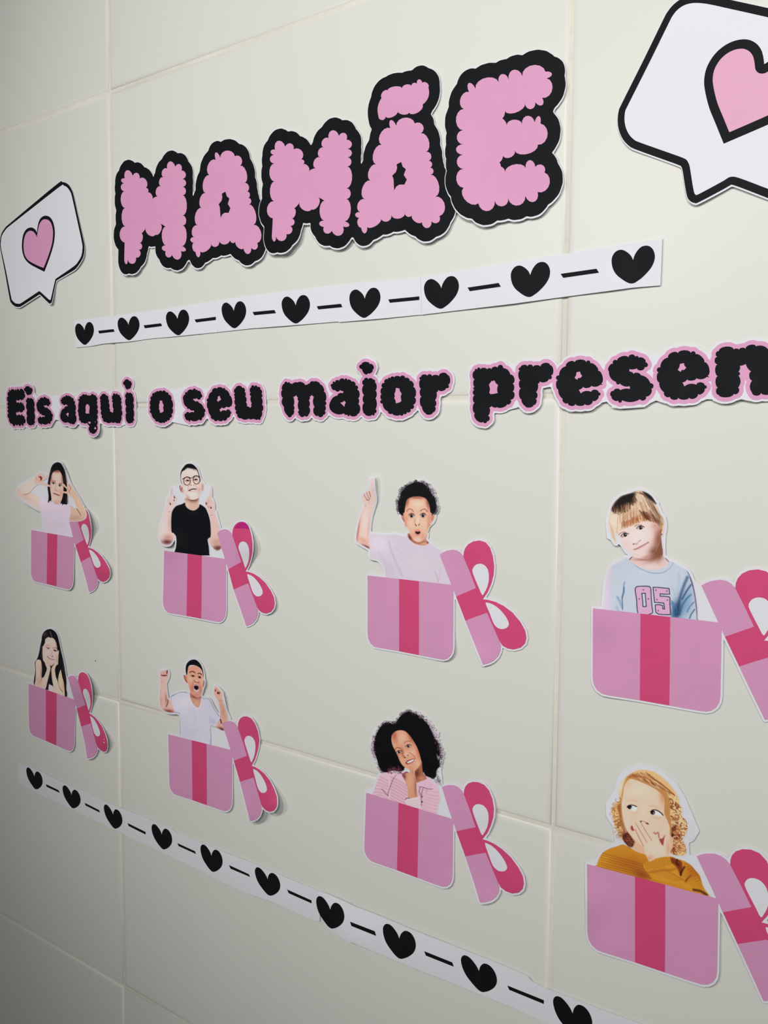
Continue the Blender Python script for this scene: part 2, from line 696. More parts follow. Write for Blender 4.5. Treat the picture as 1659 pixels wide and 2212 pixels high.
def glyph(name, cr, loops):
    w = [to_wall(cr(scallop(l, 6))) for l in loops]
    GL[name] = w


glyph('p', crop(1010, 770, 13.825), [
    [(220, 425, .7), (285, 400, .65), (385, 385, .27), (580, 390, .3), (715, 385, .3), (895, 335, .55), (1065, 345, .18),
     (1275, 540, .33), (1345, 810, .22), (1345, 1040, .35), (1280, 1290, .4), (1175, 1425, .2), (885, 1510, .2), (718, 1475, .1),
     (655, 1525, .15), (612, 1770, .4), (580, 1935, .4), (465, 1955, .3), (215, 1695, .2), (215, 1385, .25), (212, 1158, .35),
     (207, 998, .4), (212, 905, .2), (212, 682, .27)],
    [(712, 728), (750, 735), (800, 712), (845, 800), (910, 850), (885, 950), (885, 1040), (905, 1090), (800, 1115), (680, 1125),
     (645, 1075), (668, 1000), (662, 920), (638, 855), (655, 810), (690, 770)]])
glyph('r', crop(1110, 760, 16.59), [
    [(235, 560, .3), (490, 520, .4), (685, 540, .22), (955, 530, .32), (1300, 475, .27), (1330, 850, .5), (1245, 975, .25),
     (935, 1050, .15), (860, 1140, .12), (795, 1450, .27), (780, 1680, .3), (705, 1905, .25), (405, 1945, .13), (265, 1700, .2),
     (250, 1310, .22), (235, 1015, .2), (215, 670, .5)]])
glyph('e', crop(1405, 745, 11.85), [
    [(450, 320, .28), (705, 210, .22), (1035, 205, .5), (1155, 240, .2), (1378, 440, .24), (1465, 790, 0), (1510, 828, 0),
     (1440, 822, .15), (1175, 855, .2), (942, 882, .12), (820, 960, 0), (870, 1062, .15), (1175, 1018, .32), (1390, 1030, .6),
     (1385, 1125, .27), (1215, 1260, .3), (990, 1350, .2), (715, 1350, .32), (495, 1325, .33), (350, 1215, .13), (222, 960, .22),
     (210, 705, .5), (250, 575, .18)],
    [(755, 485), (805, 475), (855, 465), (870, 525), (918, 588), (852, 648), (820, 635), (795, 650), (780, 688), (735, 670),
     (698, 635), (740, 570)]])
glyph('s', crop(1300, 760, 13.825), [
    [(455, 262, .24), (795, 165, .4), (1000, 150, .45), (1098, 185, .3), (1308, 310, .55), (1280, 460, .35), (1045, 490, .1),
     (830, 515, 0), (815, 580, .1), (955, 655, .25), (1160, 695, .15), (1450, 935, .48), (1475, 1105, .27), (1320, 1330, .42),
     (1140, 1415, .13), (600, 1445, .65), (485, 1450, .27), (290, 1335, .4), (355, 1165, .3), (550, 1145, .1), (840, 1110, 0),
     (835, 1025, .15), (535, 945, .45), (428, 900, .18), (210, 585, .27), (335, 355, .45)]])
glyph('n', crop(1530, 730, 12.86), [
    [(290, 365, .25), (710, 320, .2), (855, 325, .25), (1035, 305, .27), (1325, 230, .16), (1660, 310, .2), (1770, 560, .14),
     (1785, 900, .14), (1790, 1250, .16), (1740, 1530, .2), (1465, 1525, .32), (1215, 1525, .18), (1215, 1180, .27), (1190, 932, .1),
     (1040, 720, .08), (880, 770, .13), (835, 940, .45), (840, 1040, .18), (830, 1380, .4), (705, 1555, .2), (285, 1580, .33),
     (270, 1380, .22), (265, 1060, .22), (255, 735, .38), (250, 525, .4)]])
glyph('m', crop(600, 810, 15.08), [
    [(215, 285, .55), (325, 265, .6), (395, 285, .3), (465, 310, .2), (645, 250, .25), (890, 340, .2), (975, 325, .4),
     (1040, 290, .33), (1175, 220, .23), (1380, 310, .2), (1500, 540, .2), (1535, 860, .4), (1530, 990, .22), (1525, 1170, .4),
     (1480, 1295, .4), (1310, 1320, .3), (1205, 1285, .2), (1195, 1050, .12), (1175, 710, .1), (1110, 645, .1), (1030, 710, .25),
     (1010, 815, .15), (1015, 1050, .2), (1000, 1280, .4), (870, 1320, .4), (715, 1300, 0), (665, 1315, 0), (692, 1262, .35),
     (695, 1160, .12), (680, 840, .25), (660, 745, .08), (600, 655, .1), (505, 715, .1), (515, 1010, .25), (515, 1135, .25),
     (455, 1310, .45), (325, 1330, .13), (200, 1040, .18), (165, 735, .2), (150, 490, .22)]])
glyph('a', crop(705, 770, 13.825), [
    [(195, 820, .6), (265, 770, .42), (385, 735, .4), (545, 700, .65), (620, 705, .3), (745, 755, .38), (860, 870, .5),
     (912, 985, .25), (945, 1245, .2), (945, 1420, .25), (930, 1720, .27), (700, 1740, .65), (625, 1730, .3), (530, 1700, .18),
     (120, 1600, .15), (130, 1330, .15), (330, 1170, .27), (490, 1105, 0), (510, 1040, .08), (400, 1000, .38), (265, 1000, .3),
     (155, 910, .5)],
    [(415, 1380), (480, 1365), (535, 1325), (580, 1375), (550, 1430), (535, 1505), (475, 1440)]])
glyph('i', crop(705, 770, 13.825), [
    [(1050, 235, .3), (1295, 225, .4), (1380, 400, .27), (1235, 500, 0), (1215, 540, 0), (1160, 535, .1), (1060, 375, .55)],
    [(1125, 700, .45), (1255, 685, .33), (1390, 690, .4), (1445, 770, .2), (1468, 1005, .15), (1470, 1250, .12), (1468, 1580, .4),
     (1435, 1695, .6), (1365, 1735, .25), (1150, 1715, .2), (1130, 1390, .2), (1125, 1165, .17), (1110, 850, .33)]])
glyph('o', crop(810, 795, 16.59), [
    [(465, 400, .6), (552, 385, .42), (690, 335, .25), (900, 325, .42), (1085, 365, .33), (1240, 460, .32), (1365, 670, .22),
     (1410, 1050, .3), (1365, 1310, .45), (1270, 1465, .42), (1140, 1575, .4), (1020, 1630, .45), (895, 1670, .2), (615, 1625, .33),
     (465, 1560, .15), (270, 1275, .55), (245, 1140, .25), (240, 935, .25), (270, 700, .42), (345, 535, .38)],
    [(745, 725), (790, 708), (830, 730), (875, 722), (890, 820), (955, 920), (920, 1020), (945, 1190), (860, 1240), (745, 1265),
     (735, 1160), (690, 1080), (712, 1000), (690, 930), (735, 830)]])
glyph('u', crop(490, 820, 18.43), [
    [(350, 350, .37), (610, 325, .38), (700, 475, .22), (725, 670, .2), (755, 895, .15), (795, 1055, .08), (935, 1125, 0),
     (985, 1045, .25), (995, 945, .15), (965, 650, .4), (955, 520, .27), (970, 310, .6), (1100, 285, .6), (1210, 300, .4),
     (1330, 390, .3), (1370, 560, .3), (1375, 710, .13), (1400, 1005, .22), (1395, 1255, .15), (1335, 1525, .6), (1235, 1565, .4),
     (1120, 1555, .5), (1055, 1545, .2), (875, 1550, .17), (560, 1535, .32), (425, 1385, .33), (385, 1235, .27), (360, 1025, .2),
     (335, 785, .25), (325, 665, .35), (330, 545, .32)]])
glyph('q', crop(160, 840, 21.07), [
    [(335, 345, .38), (495, 290, .5), (585, 310, .1), (700, 320, .15), (780, 315, .5), (920, 300, .33), (1030, 380, .33),
     (1050, 530, .18), (1055, 725, .25), (1060, 920, .22), (1060, 1180, .22), (1055, 1400, .18), (1050, 1675, .22), (1035, 1910, .5),
     (1000, 1970, .32), (785, 1995, .4), (720, 1950, .18), (705, 1710, .08), (600, 1545, .2), (395, 1545, .4), (300, 1470, .33),
     (225, 1320, .08), (180, 1080, .25), (180, 935, .06), (210, 570, .6), (245, 465, .38)],
    [(565, 715), (625, 700), (705, 790), (715, 890), (695, 1000), (695, 1130), (540, 1130), (515, 1080), (530, 1000), (515, 860),
     (535, 770)]])
GL['E'] = W_E


def glyph_at(ch, box=None):
    g = GL[ch]
    if box is None:
        return g
    xl, xr, yt, yb = box
    xm, ym = (xl + xr) / 2, (yt + yb) / 2
    q = to_wall(np.array([(xl, ym), (xr, ym), (xm, yt), (xm, yb)]))
    a = np.concatenate(g)
    lo, hi = a.min(0), a.max(0)
    dlo = np.array([q[0, 0], q[2, 1]])
    dhi = np.array([q[1, 0], q[3, 1]])
    return [(l - lo) / (hi - lo) * (dhi - dlo) + dlo for l in g]


def bx(ox, oy, s, x0, x1, y0, y1):
    return (ox + x0 / s, ox + x1 / s, oy + y0 / s, oy + y1 / s)


def word(letters, fillers, label, lift, base_px, pink=0.0031, white=0.0016):
    t = thing('word_cutout', base_px, label, 'words', 'caption words')
    outer = []
    for ch, g in letters:
        outer += g[:1] if ch != 'i' else g
    pk = offset_union(outer, pink, 0.00055)
    pk = [c for c in pk if len(c) > 30]
    fl = [to_wall(np.array(f, float)) for f in fillers]
    pa = offset_union(outer, pink + white, 0.0008, [(f, 0.0002) for f in fl])
    # the paper has no openings
    big = [c for c in pa if len(c) > 40]
    keep = []
    for c in big:
        if not any(d is not c and inside(c[:1], d)[0] for d in big):
            keep.append(c)
    paper([to_px(c) for c in keep], t, lift, M_PAPER, 9)
    ink('pink_outline', [to_px(c) for c in pk], M_LPINK, t, lift, 1, 9, 'pink print edging the black letters')
    for ch, g in letters:
        nm = 'letter_' + ch.lower()
        if ch == 'i':
            ink(nm, [to_px(l) for l in g], M_BLACK, t, lift, 2, 9)
        else:
            ink(nm, [to_px(l) for l in g], M_BLACK, t, lift, 2, 9)
    return t


def wl(ch, *b):
    return (ch, glyph_at(ch, bx(*b) if b else None))


A = (0, 800, 5.184)
word([wl('E', *A, 80, 285, 207, 625), wl('i', *A, 270, 390, 175, 617), wl('s', *A, 408, 592, 295, 612), wl('a', *A, 672, 855, 278, 605),
      wl('q', *A, 870, 1098, 265, 710), wl('u', *A, 1120, 1370, 258, 595), wl('i', *A, 1380, 1500, 98, 595)],
     [crop(*A)(l) for l in ([(280, 280), (420, 280), (400, 640), (290, 640)], [(340, 200), (385, 230), (380, 290), (560, 300), (680, 270), (690, 560), (620, 552), (590, 600), (540, 620), (520, 400)],
                            [(840, 290), (900, 290), (900, 600), (870, 605), (840, 620)], [(1080, 260), (1140, 260), (1180, 420), (1160, 600), (1090, 590)],
                            [(1190, 240), (1290, 240), (1280, 440), (1210, 440)], [(1350, 250), (1410, 230), (1400, 610), (1360, 620)])],
     'black fluffy words Eis aqui on white paper, left end of the caption',
     Lift(.0011, [(205, 935, 22, .005), (155, 915, 25, .002), (110, 915, 30, .0012), (65, 840, 25, .0012)]), (150, 925))
A = (300, 790, 5.184)
word([wl('o', *A, 120, 383, 277, 642), wl('s', *A, 493, 745, 255, 627), wl('e', *A, 760, 1047, 238, 622), wl('u')],
     [crop(*A)(l) for l in ([(250, 240), (380, 270), (500, 240), (560, 230), (560, 640), (540, 665), (370, 628), (260, 680)], [(720, 260), (800, 250), (780, 590), (755, 596), (720, 600)],
                            [(1000, 250), (1090, 230), (1080, 570), (1058, 572), (1020, 560)], [(1120, 190), (1300, 185), (1270, 440), (1180, 440)])],
     'black fluffy words o seu on white paper, second piece of the caption',
     Lift(.0011, [(352, 920, 25, .0028), (425, 918, 35, .0022), (480, 917, 30, .002)]), (440, 915))
A = (590, 760, 4.0463)
word([wl('m'), wl('a'), wl('i'), wl('o'), wl('r', 0, 0, 1, 905, 972.2, 805.7, 895.8)],
     [crop(*A)(l) for l in ([(150, 240), (400, 240), (440, 560), (330, 575), (200, 575), (100, 580)], [(440, 270), (500, 240), (530, 560), (480, 552), (440, 570)],
                            [(720, 300), (780, 260), (800, 560), (770, 565), (730, 580)], [(900, 220), (960, 240), (960, 530), (938, 525), (900, 560)],
                            [(1230, 220), (1300, 210), (1290, 520), (1258, 510), (1230, 480)], [(480, 555), (560, 540), (740, 580), (710, 606), (640, 592)])],
     'black fluffy word maior on white paper, middle of the caption',
     Lift(.0011, [(790, 785, 25, .0035), (930, 895, 35, .0018), (650, 905, 40, .0015), (850, 905, 40, .0015)]), (790, 905))
A = (1000, 740, 4.879)
B = (1300, 720, 4.621)
word([wl('p'), wl('r'), wl('e', *A, 980, 1475, 178, 668), wl('s'), wl('e'), wl('n')],
     [crop(*A)(l) for l in ([(480, 230), (600, 215), (620, 660), (560, 688), (350, 740), (330, 700)], [(800, 190), (1000, 250), (1000, 470), (925, 465), (870, 470), (900, 400)],
                            [(1420, 180), (1500, 210), (1600, 130), (1620, 600), (1475, 628), (1400, 640)], [(60, 300), (85, 240), (130, 230), (200, 880), (150, 880), (90, 780)])] +
     [crop(*B)(l) for l in ([(430, 180), (545, 240), (640, 150), (640, 700), (540, 668), (430, 720)], [(980, 150), (1060, 190), (1150, 90), (1180, 660), (1048, 655), (960, 690)],
                            [(1250, 110), (1420, 110), (1480, 650), (1385, 652), (1300, 680)], [(100, 740), (190, 750), (430, 735), (430, 600), (120, 600)], [(620, 680), (700, 718), (870, 718), (950, 690), (900, 600), (650, 600)],
                            [(1110, 670), (1170, 688), (1290, 688), (1390, 655), (1480, 675), (1640, 670), (1640, 560), (1110, 560)])],
     'black fluffy letters presen on white paper, right end of the caption',
     Lift(.0014, [(1040, 915, 30, .002), (1140, 890, 30, .002), (1190, 840, 25, .0015), (1250, 885, 50, .0022), (1350, 880, 50, .002), (1460, 875, 50, .002), (1590, 865, 60, .002)]),
     (1330, 880))

# ------------------------------------------------------------------ speech bubbles


def bubble(name, outer, inner, hout, hin, label, lift, base_px, hmat):
    t = thing(name, base_px, label, 'speech bubble', 'speech bubbles with a heart')
    pap = offset_union([to_wall(outer)], 0.0003, 0.001, [(to_wall(outer) + np.array([0.0003, 0.0012]), 0.0002)])
    pap = [max(pap, key=len)]
    paper([to_px(c) for c in pap], t, lift, M_PAPER, 14)
    ink('bubble_outline', [outer, inner], M_BLACK, t, lift, 1, 14, 'thick black outline')
    ink('bubble_face', [inner, hout], M_PAPER, t, lift, 1, 14)
    h = ink('heart', [hin], hmat, t, lift, 1, 14, 'pink heart')
    ink('heart_outline', [hout, hin], M_BLACK, h, lift, 1, 14)
    return t


cB = crop(0, 360, 4.1475)
bo = smooth(cB([(525, 145), (558, 138), (592, 146), (622, 172), (645, 215), (660, 262), (705, 465), (750, 670), (756, 740), (748, 800), (725, 850),
                (690, 900), (655, 932), (520, 1012), (508, 1022), (500, 1040), (466, 1205), (458, 1220), (447, 1226), (434, 1220), (364, 1152),
                (353, 1147), (342, 1152), (200, 1244), (165, 1257), (130, 1249), (102, 1222), (86, 1180), (45, 950), (3, 735), (-2, 680),
                (12, 602), (46, 548), (80, 515), (300, 330)]), 4)
bi = smooth(cB([(540, 176), (570, 170), (600, 185), (628, 222), (645, 272), (690, 475), (734, 680), (738, 740), (728, 800), (700, 850), (662, 892),
                (512, 996), (500, 1006), (492, 1025), (456, 1182), (450, 1192), (442, 1192), (432, 1185), (364, 1123), (351, 1117), (338, 1123),
                (200, 1215), (170, 1228), (135, 1222), (108, 1195), (98, 1160), (55, 940), (10, 730), (8, 670), (20, 612), (58, 556), (100, 520), (310, 355)]), 4)


def heart_loop(pts, n=4):
    """open smooth curve from the notch round to the notch again, kept sharp there and at the tip (marked with a third value)"""
    k = [i for i, p in enumerate(pts) if len(p) > 2][0]
    P = [p[:2] for p in pts]
    a = smooth(P[:k + 1], n, False)
    b = smooth(P[k:] + P[:1], n, False)
    return np.concatenate([a[:-1], b[:-1]])


ho = cB(heart_loop([(330, 590), (318, 566), (298, 550), (270, 545), (235, 562), (207, 612), (196, 690), (200, 760), (222, 825), (266, 872),
                    (330, 908), (398, 942, 1), (440, 830), (480, 700), (492, 590), (480, 510), (455, 460), (420, 440), (385, 445), (355, 475), (338, 530)]))
hi_ = cB(heart_loop([(330, 632), (318, 605), (295, 580), (265, 575), (235, 597), (216, 650), (211, 720), (222, 790), (255, 840), (320, 878), (390, 908, 1),
                     (425, 820), (463, 700), (475, 600), (466, 530), (442, 485), (405, 471), (375, 482), (352, 520), (340, 570)]))
bubble('speech_bubble', bo, bi, ho, hi_, 'small white speech bubble cutout with a pink heart, left of the title letters',
       Lift(.001, [(40, 660, 40, .0015), (108, 655, 30, .003), (175, 560, 40, .0015)]), (70, 660), M_LPINK)

cR = crop(1259, 0, 4.1475)
bo = smooth(cR([(322, 990), (312, 1080), (325, 1170), (362, 1252), (420, 1312), (482, 1342), (670, 1410), (855, 1477), (882, 1496), (895, 1535),
                (928, 1735), (955, 1795), (1000, 1818), (1045, 1808), (1265, 1692), (1315, 1664), (1365, 1663), (1659, 1775), (1990, 1900), (2070, 1905),
                (2140, 1865), (2180, 1790), (2260, 1100), (2330, 430), (2330, 335), (2290, 262), (2220, 212), (1940, 140), (1659, 72), (1310, -4),
                (1190, -30), (1090, -45), (1000, -46), (920, -28), (855, 6), (798, 55), (755, 112), (722, 172), (540, 545), (350, 925)]), 4)
bin_ = [c for c in offset_union([to_wall(bo)], -0.0056, 0.0009)]
bi = to_px(max(bin_, key=len))
ho = cR(heart_loop([(1625, 575), (1618, 515), (1600, 450), (1560, 395), (1500, 360), (1430, 352), (1340, 372), (1250, 422), (1170, 500), (1112, 600),
                    (1088, 700), (1092, 800), (1130, 960), (1190, 1110), (1262, 1288, 1), (1659, 1117), (1900, 1005), (2080, 880), (2135, 750), (2100, 630),
                    (2000, 550), (1900, 515), (1800, 505), (1710, 525)], 5))
hi_ = to_px(max(offset_union([to_wall(ho)], -0.0063, 0.0009), key=len))
bubble('speech_bubble', bo, bi, ho, hi_, 'large white speech bubble cutout with a pink heart, right of the letter E',
       Lift(.001, [(1340, 300, 60, .001), (1500, 430, 60, .0015), (1600, 420, 80, .001)]), (1500, 430), M_HPINK)

# ------------------------------------------------------------------ heart strips
c6, c7, c8 = crop(140, 600, 3.95), crop(540, 560, 3.6065), crop(980, 500, 3.6065)
d5, d6, d7, d8 = crop(20, 1620, 4.1475), crop(380, 1780, 3.95), crop(760, 1920, 3.95), crop(1100, 2010, 4.1475)
HEART = c8(heart_loop([(1397, 222), (1380, 188), (1345, 157), (1305, 142), (1265, 155), (1238, 190), (1230, 232), (1240, 288), (1268, 336), (1320, 378),
                       (1360, 400), (1388, 405), (1412, 399, 1), (1470, 357), (1530, 293), (1560, 237), (1567, 187), (1555, 145), (1530, 118),
                       (1500, 110), (1465, 118), (1437, 142), (1412, 180)]))
HREF = c8([(1305, 142), (1500, 110), (1388, 405)])


def strip(edge, hearts, dashes, label, lift, base_px, grp, z=0.0):
    t = thing('heart_strip', base_px, label, 'paper strip', grp)
    paper([edge], t, lift, M_PAPER, 8, z=z)
    l2 = (lambda P: lift(P) + z)
    for h in hearts:
        ink('heart', [affine(HREF, h)(HEART)], M_BLACK, t, l2, 1.5, 6)
    for d in dashes:
        ink('dash', [d], M_BLACK, t, l2, 1.5, 6)
    return t


def C(*a):
    return np.concatenate(a)


P = lambda *a: np.array(a, float)
g1 = 'heart strips under the title'
g2 = 'heart strips below the gift boxes'
strip(P((160.8, 692.4), (250, 682), (360, 666.5), (465, 649.6), (469, 683), (470.5, 717.7), (430, 721.5), (360, 728.6), (330, 731), (279, 738), (249, 740.2), (223, 742.5), (195, 748), (164, 751)),
      [c6([(120, 390), (212, 378), (170, 572)]), c6([(488, 340), (595, 328), (547, 532)]), c6([(902, 287), (1015, 272), (967, 490)])],
      [c6([(285, 452), (415, 438), (425, 460), (293, 476)]), c6([(672, 406), (820, 388), (830, 412), (683, 431)]), c6([(1107, 356), (1288, 333), (1289, 360), (1120, 381)])],
      'white paper strip of three black hearts nearest the small speech bubble, under letters MA', Lift(.0008, [(250, 745, 50, .0012), (400, 730, 60, .0008)]), (315, 728), g1)
strip(P((465.5, 649.4), (560, 636), (731, 615), (820, 606.5), (908.5, 598.8), (909.6, 640), (910, 679.8), (820, 688.5), (732, 696), (731, 694.6), (640, 702), (540, 709.8), (471, 717.5), (469, 690)),
      [c6([(1380, 212), (1500, 201), (1446, 430)]), c7([(293, 291), (420, 279), (356, 500)]), c7([(828, 236), (968, 222), (887, 456)])],
      [c7([(20, 411), (190, 395), (202, 420), (33, 436)]), c7([(520, 366), (708, 347), (720, 373), (532, 391)]), c7([(1077, 313), (1319, 289), (1319, 317), (1090, 339)])],
      'white paper strip of three black hearts in the middle of the upper row', Lift(.0009, [(600, 705, 60, .0008), (800, 690, 60, .0008)]), (690, 698), g1, z=.0003)
strip(P((909, 598.8), (1000, 583.5), (1100, 567), (1219, 548), (1330, 530), (1430.6, 514.4), (1429, 560), (1426.4, 616.5), (1365, 621.5), (1310, 629), (1220, 641), (1105, 656.5), (980, 671.5), (910.5, 680), (910, 640)),
      [c7([(1415, 154), (1572, 131), (1485, 385)]), c8([(513, 265), (690, 237), (588, 510)]), HREF],
      [c8([(108, 437), (350, 401), (367, 430), (125, 465)]), c8([(833, 330), (1112, 290), (1132, 321), (853, 361)])],
      'white paper strip of three black hearts under the large speech bubble', Lift(.0009, [(1100, 660, 80, .0012), (1330, 630, 60, .001)]), (1170, 650), g1, z=.0006)
strip(C(d5([(78, 118), (150, 138), (270, 186), (480, 290), (700, 387), (860, 460), (1010, 525), (1130, 570), (1240, 612), (1240, 740), (1235, 860), (1100, 795), (1010, 745),
            (900, 695), (750, 625), (560, 527), (320, 425), (190, 350), (80, 297), (84, 200)])),
      [d5([(180, 161), (263, 198), (233, 350)]), d5([(508, 322), (600, 362), (565, 520)]), d5([(878, 494), (972, 538), (940, 702)])],
      [d5([(327, 306), (440, 360), (453, 385), (335, 330)]), d5([(676, 474), (803, 538), (813, 562), (683, 498)]), d5([(1060, 655), (1221, 735), (1221, 758), (1070, 682)])],
      'white paper strip of three hearts below the long-haired girl resting chin in hands', Lift(.0012, [(100, 1700, 60, .0015), (250, 1790, 60, .002)]), (180, 1760), g2)
strip(C(d5([(1238, 611), (1290, 640), (1450, 700)]), d6([(0, 70), (200, 150), (400, 235), (700, 350), (1000, 482), (1232, 574), (1232, 700), (1225, 832), (1175, 825), (1000, 745), (830, 668),
                                                           (600, 590), (400, 500), (200, 392), (0, 300)]), d5([(1450, 955), (1236, 860), (1240, 740)])),
      [d5([(1310, 669), (1415, 711), (1375, 888)]), d6([(247, 180), (355, 225), (308, 405)]), d6([(715, 375), (838, 424), (792, 608)])],
      [d6([(12, 163), (162, 232), (171, 256), (22, 188)]), d6([(452, 350), (622, 428), (633, 452), (466, 381)]), d6([(947, 558), (1157, 652), (1157, 677), (963, 591)])],
      'white paper strip of three hearts below the shouting boy', Lift(.0012, [(480, 1890, 60, .0025), (600, 1950, 60, .0025)]), (500, 1910), g2, z=.0003)
strip(C(d6([(1222, 572), (1300, 600), (1450, 665)]), d7([(0, 140), (200, 215), (520, 350), (900, 500), (1240, 632), (1500, 745)]), d8([(200, 455), (325, 518), (322, 670), (318, 822), (160, 750)]),
        d7([(1370, 1012), (1100, 907), (800, 782), (500, 667), (300, 582), (0, 457)]), d6([(1480, 1008), (1350, 930), (1285, 885), (1248, 800), (1225, 740), (1212, 680), (1215, 620)])),
      [d6([(1247, 622), (1385, 680), (1317, 888)]), d7([(325, 306), (487, 367), (402, 593)]), d7([(990, 576), (1165, 648), (1098, 875)])],
      [P((755.9, 1990.9), (809.4, 2011.6), (812.7, 2021.8), (759, 2000.3)), d7([(617, 532), (857, 628), (870, 665), (632, 570)]), d7([(1327, 825), (1638, 950), (1638, 983), (1343, 862)])],
      'white paper strip with lifted end and three hearts, below the curly haired girl', Lift(.0012, [(690, 1960, 50, .006), (760, 2030, 70, .008), (900, 2080, 90, .005), (1060, 2160, 80, .002)]), (930, 2080), g2, z=.0008)
strip(C(d8([(325, 518), (600, 620), (850, 720), (1150, 825), (1600, 1000), (2300, 1290), (2300, 1660), (1600, 1340), (900, 1060), (318, 825), (322, 670)])),
      [d8([(460, 598), (660, 677), (585, 948)])],
      [d8([(1010, 1000), (1330, 1130), (1350, 1170), (1030, 1040)])],
      'white paper strip end with one heart, below the child in mustard sweater', Lift(.0009), (1300, 2260), g2, z=.0014)

# ------------------------------------------------------------------ printed photographs: painted on a fine mesh, one colour per vertex
SKIN, HAIR, CLOTH = 1, 2, 3


class Print:
    def __init__(self, ox, oy, s, size, step, white):
        self.o, self.s = np.array([ox, oy], float), s
        w, h = size
        self.nx, self.ny = int(w / step) + 1, int(h / step) + 1
        self.step = step
        gx, gy = np.meshgrid(np.arange(self.nx) * step, np.arange(self.ny) * step)
        self.gx, self.gy = gx, gy                      # pixels relative to the crop origin
        self.C = np.zeros((self.ny, self.nx, 3))
        self.C[:] = np.array(white) / 255.0
        self.A = np.zeros((self.ny, self.nx))
        self.R = np.zeros((self.ny, self.nx), int)
        self.white = white
        self.sil = []

    def _win(self, pts, pad):
        lo, hi = pts.min(0) - pad, pts.max(0) + pad
        i0 = max(int(lo[0] / self.step), 0)
        i1 = min(int(hi[0] / self.step) + 2, self.nx)
        j0 = max(int(lo[1] / self.step), 0)
        j1 = min(int(hi[1] / self.step) + 2, self.ny)
        return (slice(j0, max(j1, j0)), slice(i0, max(i1, i0)))

    def _put(self, w, a, col, region, clip, cover):
        if clip is not None:
            a = a * clip[w]
        col = np.array(col, float) / 255.0
        self.C[w] = self.C[w] * (1 - a[..., None]) + col * a[..., None]
        if cover:
            self.A[w] = np.maximum(self.A[w], a)
        if region:
            r = self.R[w]
            r[a > 0.5] = region

    def poly(self, pts, col, region=None, soft=6.0, sm=True, clip=None, cover=True, alpha=1.0, sil=False):
        p = np.array([q[:2] for q in pts], float) / self.s
        if sm:
            p = smooth(p, 4)
        if sil:
            self.sil.append(p + self.o)
        sf = max(soft / self.s, 0.25)
        w = self._win(p, sf + 1)
        P = np.stack([self.gx[w].ravel(), self.gy[w].ravel()], 1)
        m = np.zeros((self.ny, self.nx))
        if not len(P):
            return m
        d = seg_dist(P, p, np.roll(p, -1, 0))
        d[inside(P, p)] *= -1
        a = np.clip(0.5 - d / (2 * sf), 0, 1).reshape(self.gx[w].shape) * alpha
        m[w] = a
        if col is not None:
            self._put(w, a, col, region, clip, cover and alpha > 0.9)
        return m

    def line(self, pts, width, col, alpha=1.0, soft=4.0, clip=None, sm=True, cover=False, region=None, taper=False):
        p = np.array(pts, float) / self.s
        if sm and len(p) > 2:
            p = smooth(p, 4, False)
        hw = width / 2 / self.s
        sf = max(soft / self.s, 0.25)
        w = self._win(p, hw + sf + 1)
        P = np.stack([self.gx[w].ravel(), self.gy[w].ravel()], 1)
        if not len(P):
            return
        d = seg_dist(P, p[:-1], p[1:])
        a = np.clip(0.5 + (hw - d) / (2 * sf), 0, 1).reshape(self.gx[w].shape) * alpha
        self._put(w, a, col, region, clip, cover)

    def glow(self, x, y, rx, ry, col, a, ang=0.0, clip=None):
        x, y, rx, ry = x / self.s, y / self.s, rx / self.s, ry / self.s
        r = max(rx, ry) * 2.2
        w = self._win(np.array([[x - r, y - r], [x + r, y + r]]), 0)
        c, s = math.cos(math.radians(ang)), math.sin(math.radians(ang))
        dx, dy = self.gx[w] - x, self.gy[w] - y
        u, v = (dx * c + dy * s) / rx, (-dx * s + dy * c) / ry
        self._put(w, a * np.exp(-(u * u + v * v)), col, None, clip, False)

    def dot(self, x, y, rx, ry, col, alpha=1.0, ang=0.0, clip=None, soft=5.0):
        t = np.linspace(0, 2 * math.pi, 15)[:-1]
        c, s = math.cos(math.radians(ang)), math.sin(math.radians(ang))
        self.poly([(x + rx * math.cos(k) * c - ry * math.sin(k) * s, y + rx * math.cos(k) * s + ry * math.sin(k) * c) for k in t], col,
                  soft=soft, sm=False, clip=clip, cover=False, alpha=alpha)

    def strands(self, a, b, n, cols, width, alpha, jit=8.0, clip=None, rnd=None, cover=False, region=None):
        """n hair strokes running from polyline a to polyline b"""
        rnd = rnd or random.Random(3)
        a, b = np.array(a, float), np.array(b, float)

        def at(l, t):
            k = t * (len(l) - 1)
            i = min(int(k), len(l) - 2)
            return l[i] + (l[i + 1] - l[i]) * (k - i)
        for _ in range(n):
            t = rnd.random()
            p, q = at(a, t), at(b, min(max(t + rnd.uniform(-.05, .05), 0), 1))
            u0, u1 = rnd.uniform(0, .45), rnd.uniform(.55, 1)
            m = (p + q) / 2 + np.array([rnd.uniform(-jit, jit), rnd.uniform(-jit, jit)])
            self.line([p + (q - p) * u0, m, p + (q - p) * u1], width * rnd.uniform(.6, 1.4), rnd.choice(cols), alpha * rnd.uniform(.5, 1), 3.0, clip,
                      True, cover, region)

    def curls(self, path, spread, n, r, cols, width, alpha, clip=None, rnd=None, cover=True, region=HAIR):
        """small hair rings scattered along a path"""
        rnd = rnd or random.Random(5)
        path = smooth(np.array(path, float), 4, False)
        for _ in range(n):
            p = path[rnd.randrange(len(path))] + np.array([rnd.gauss(0, spread), rnd.gauss(0, spread)])
            rad = rnd.uniform(*r)
            t0 = rnd.uniform(0, 6.28)
            span = rnd.uniform(2.5, 5.5)
            pts = [(p[0] + rad * math.cos(t0 + span * k / 6), p[1] + rad * 0.9 * math.sin(t0 + span * k / 6)) for k in range(7)]
            self.line(pts, width, rnd.choice(cols), alpha, 3.0, clip, False, cover, region)

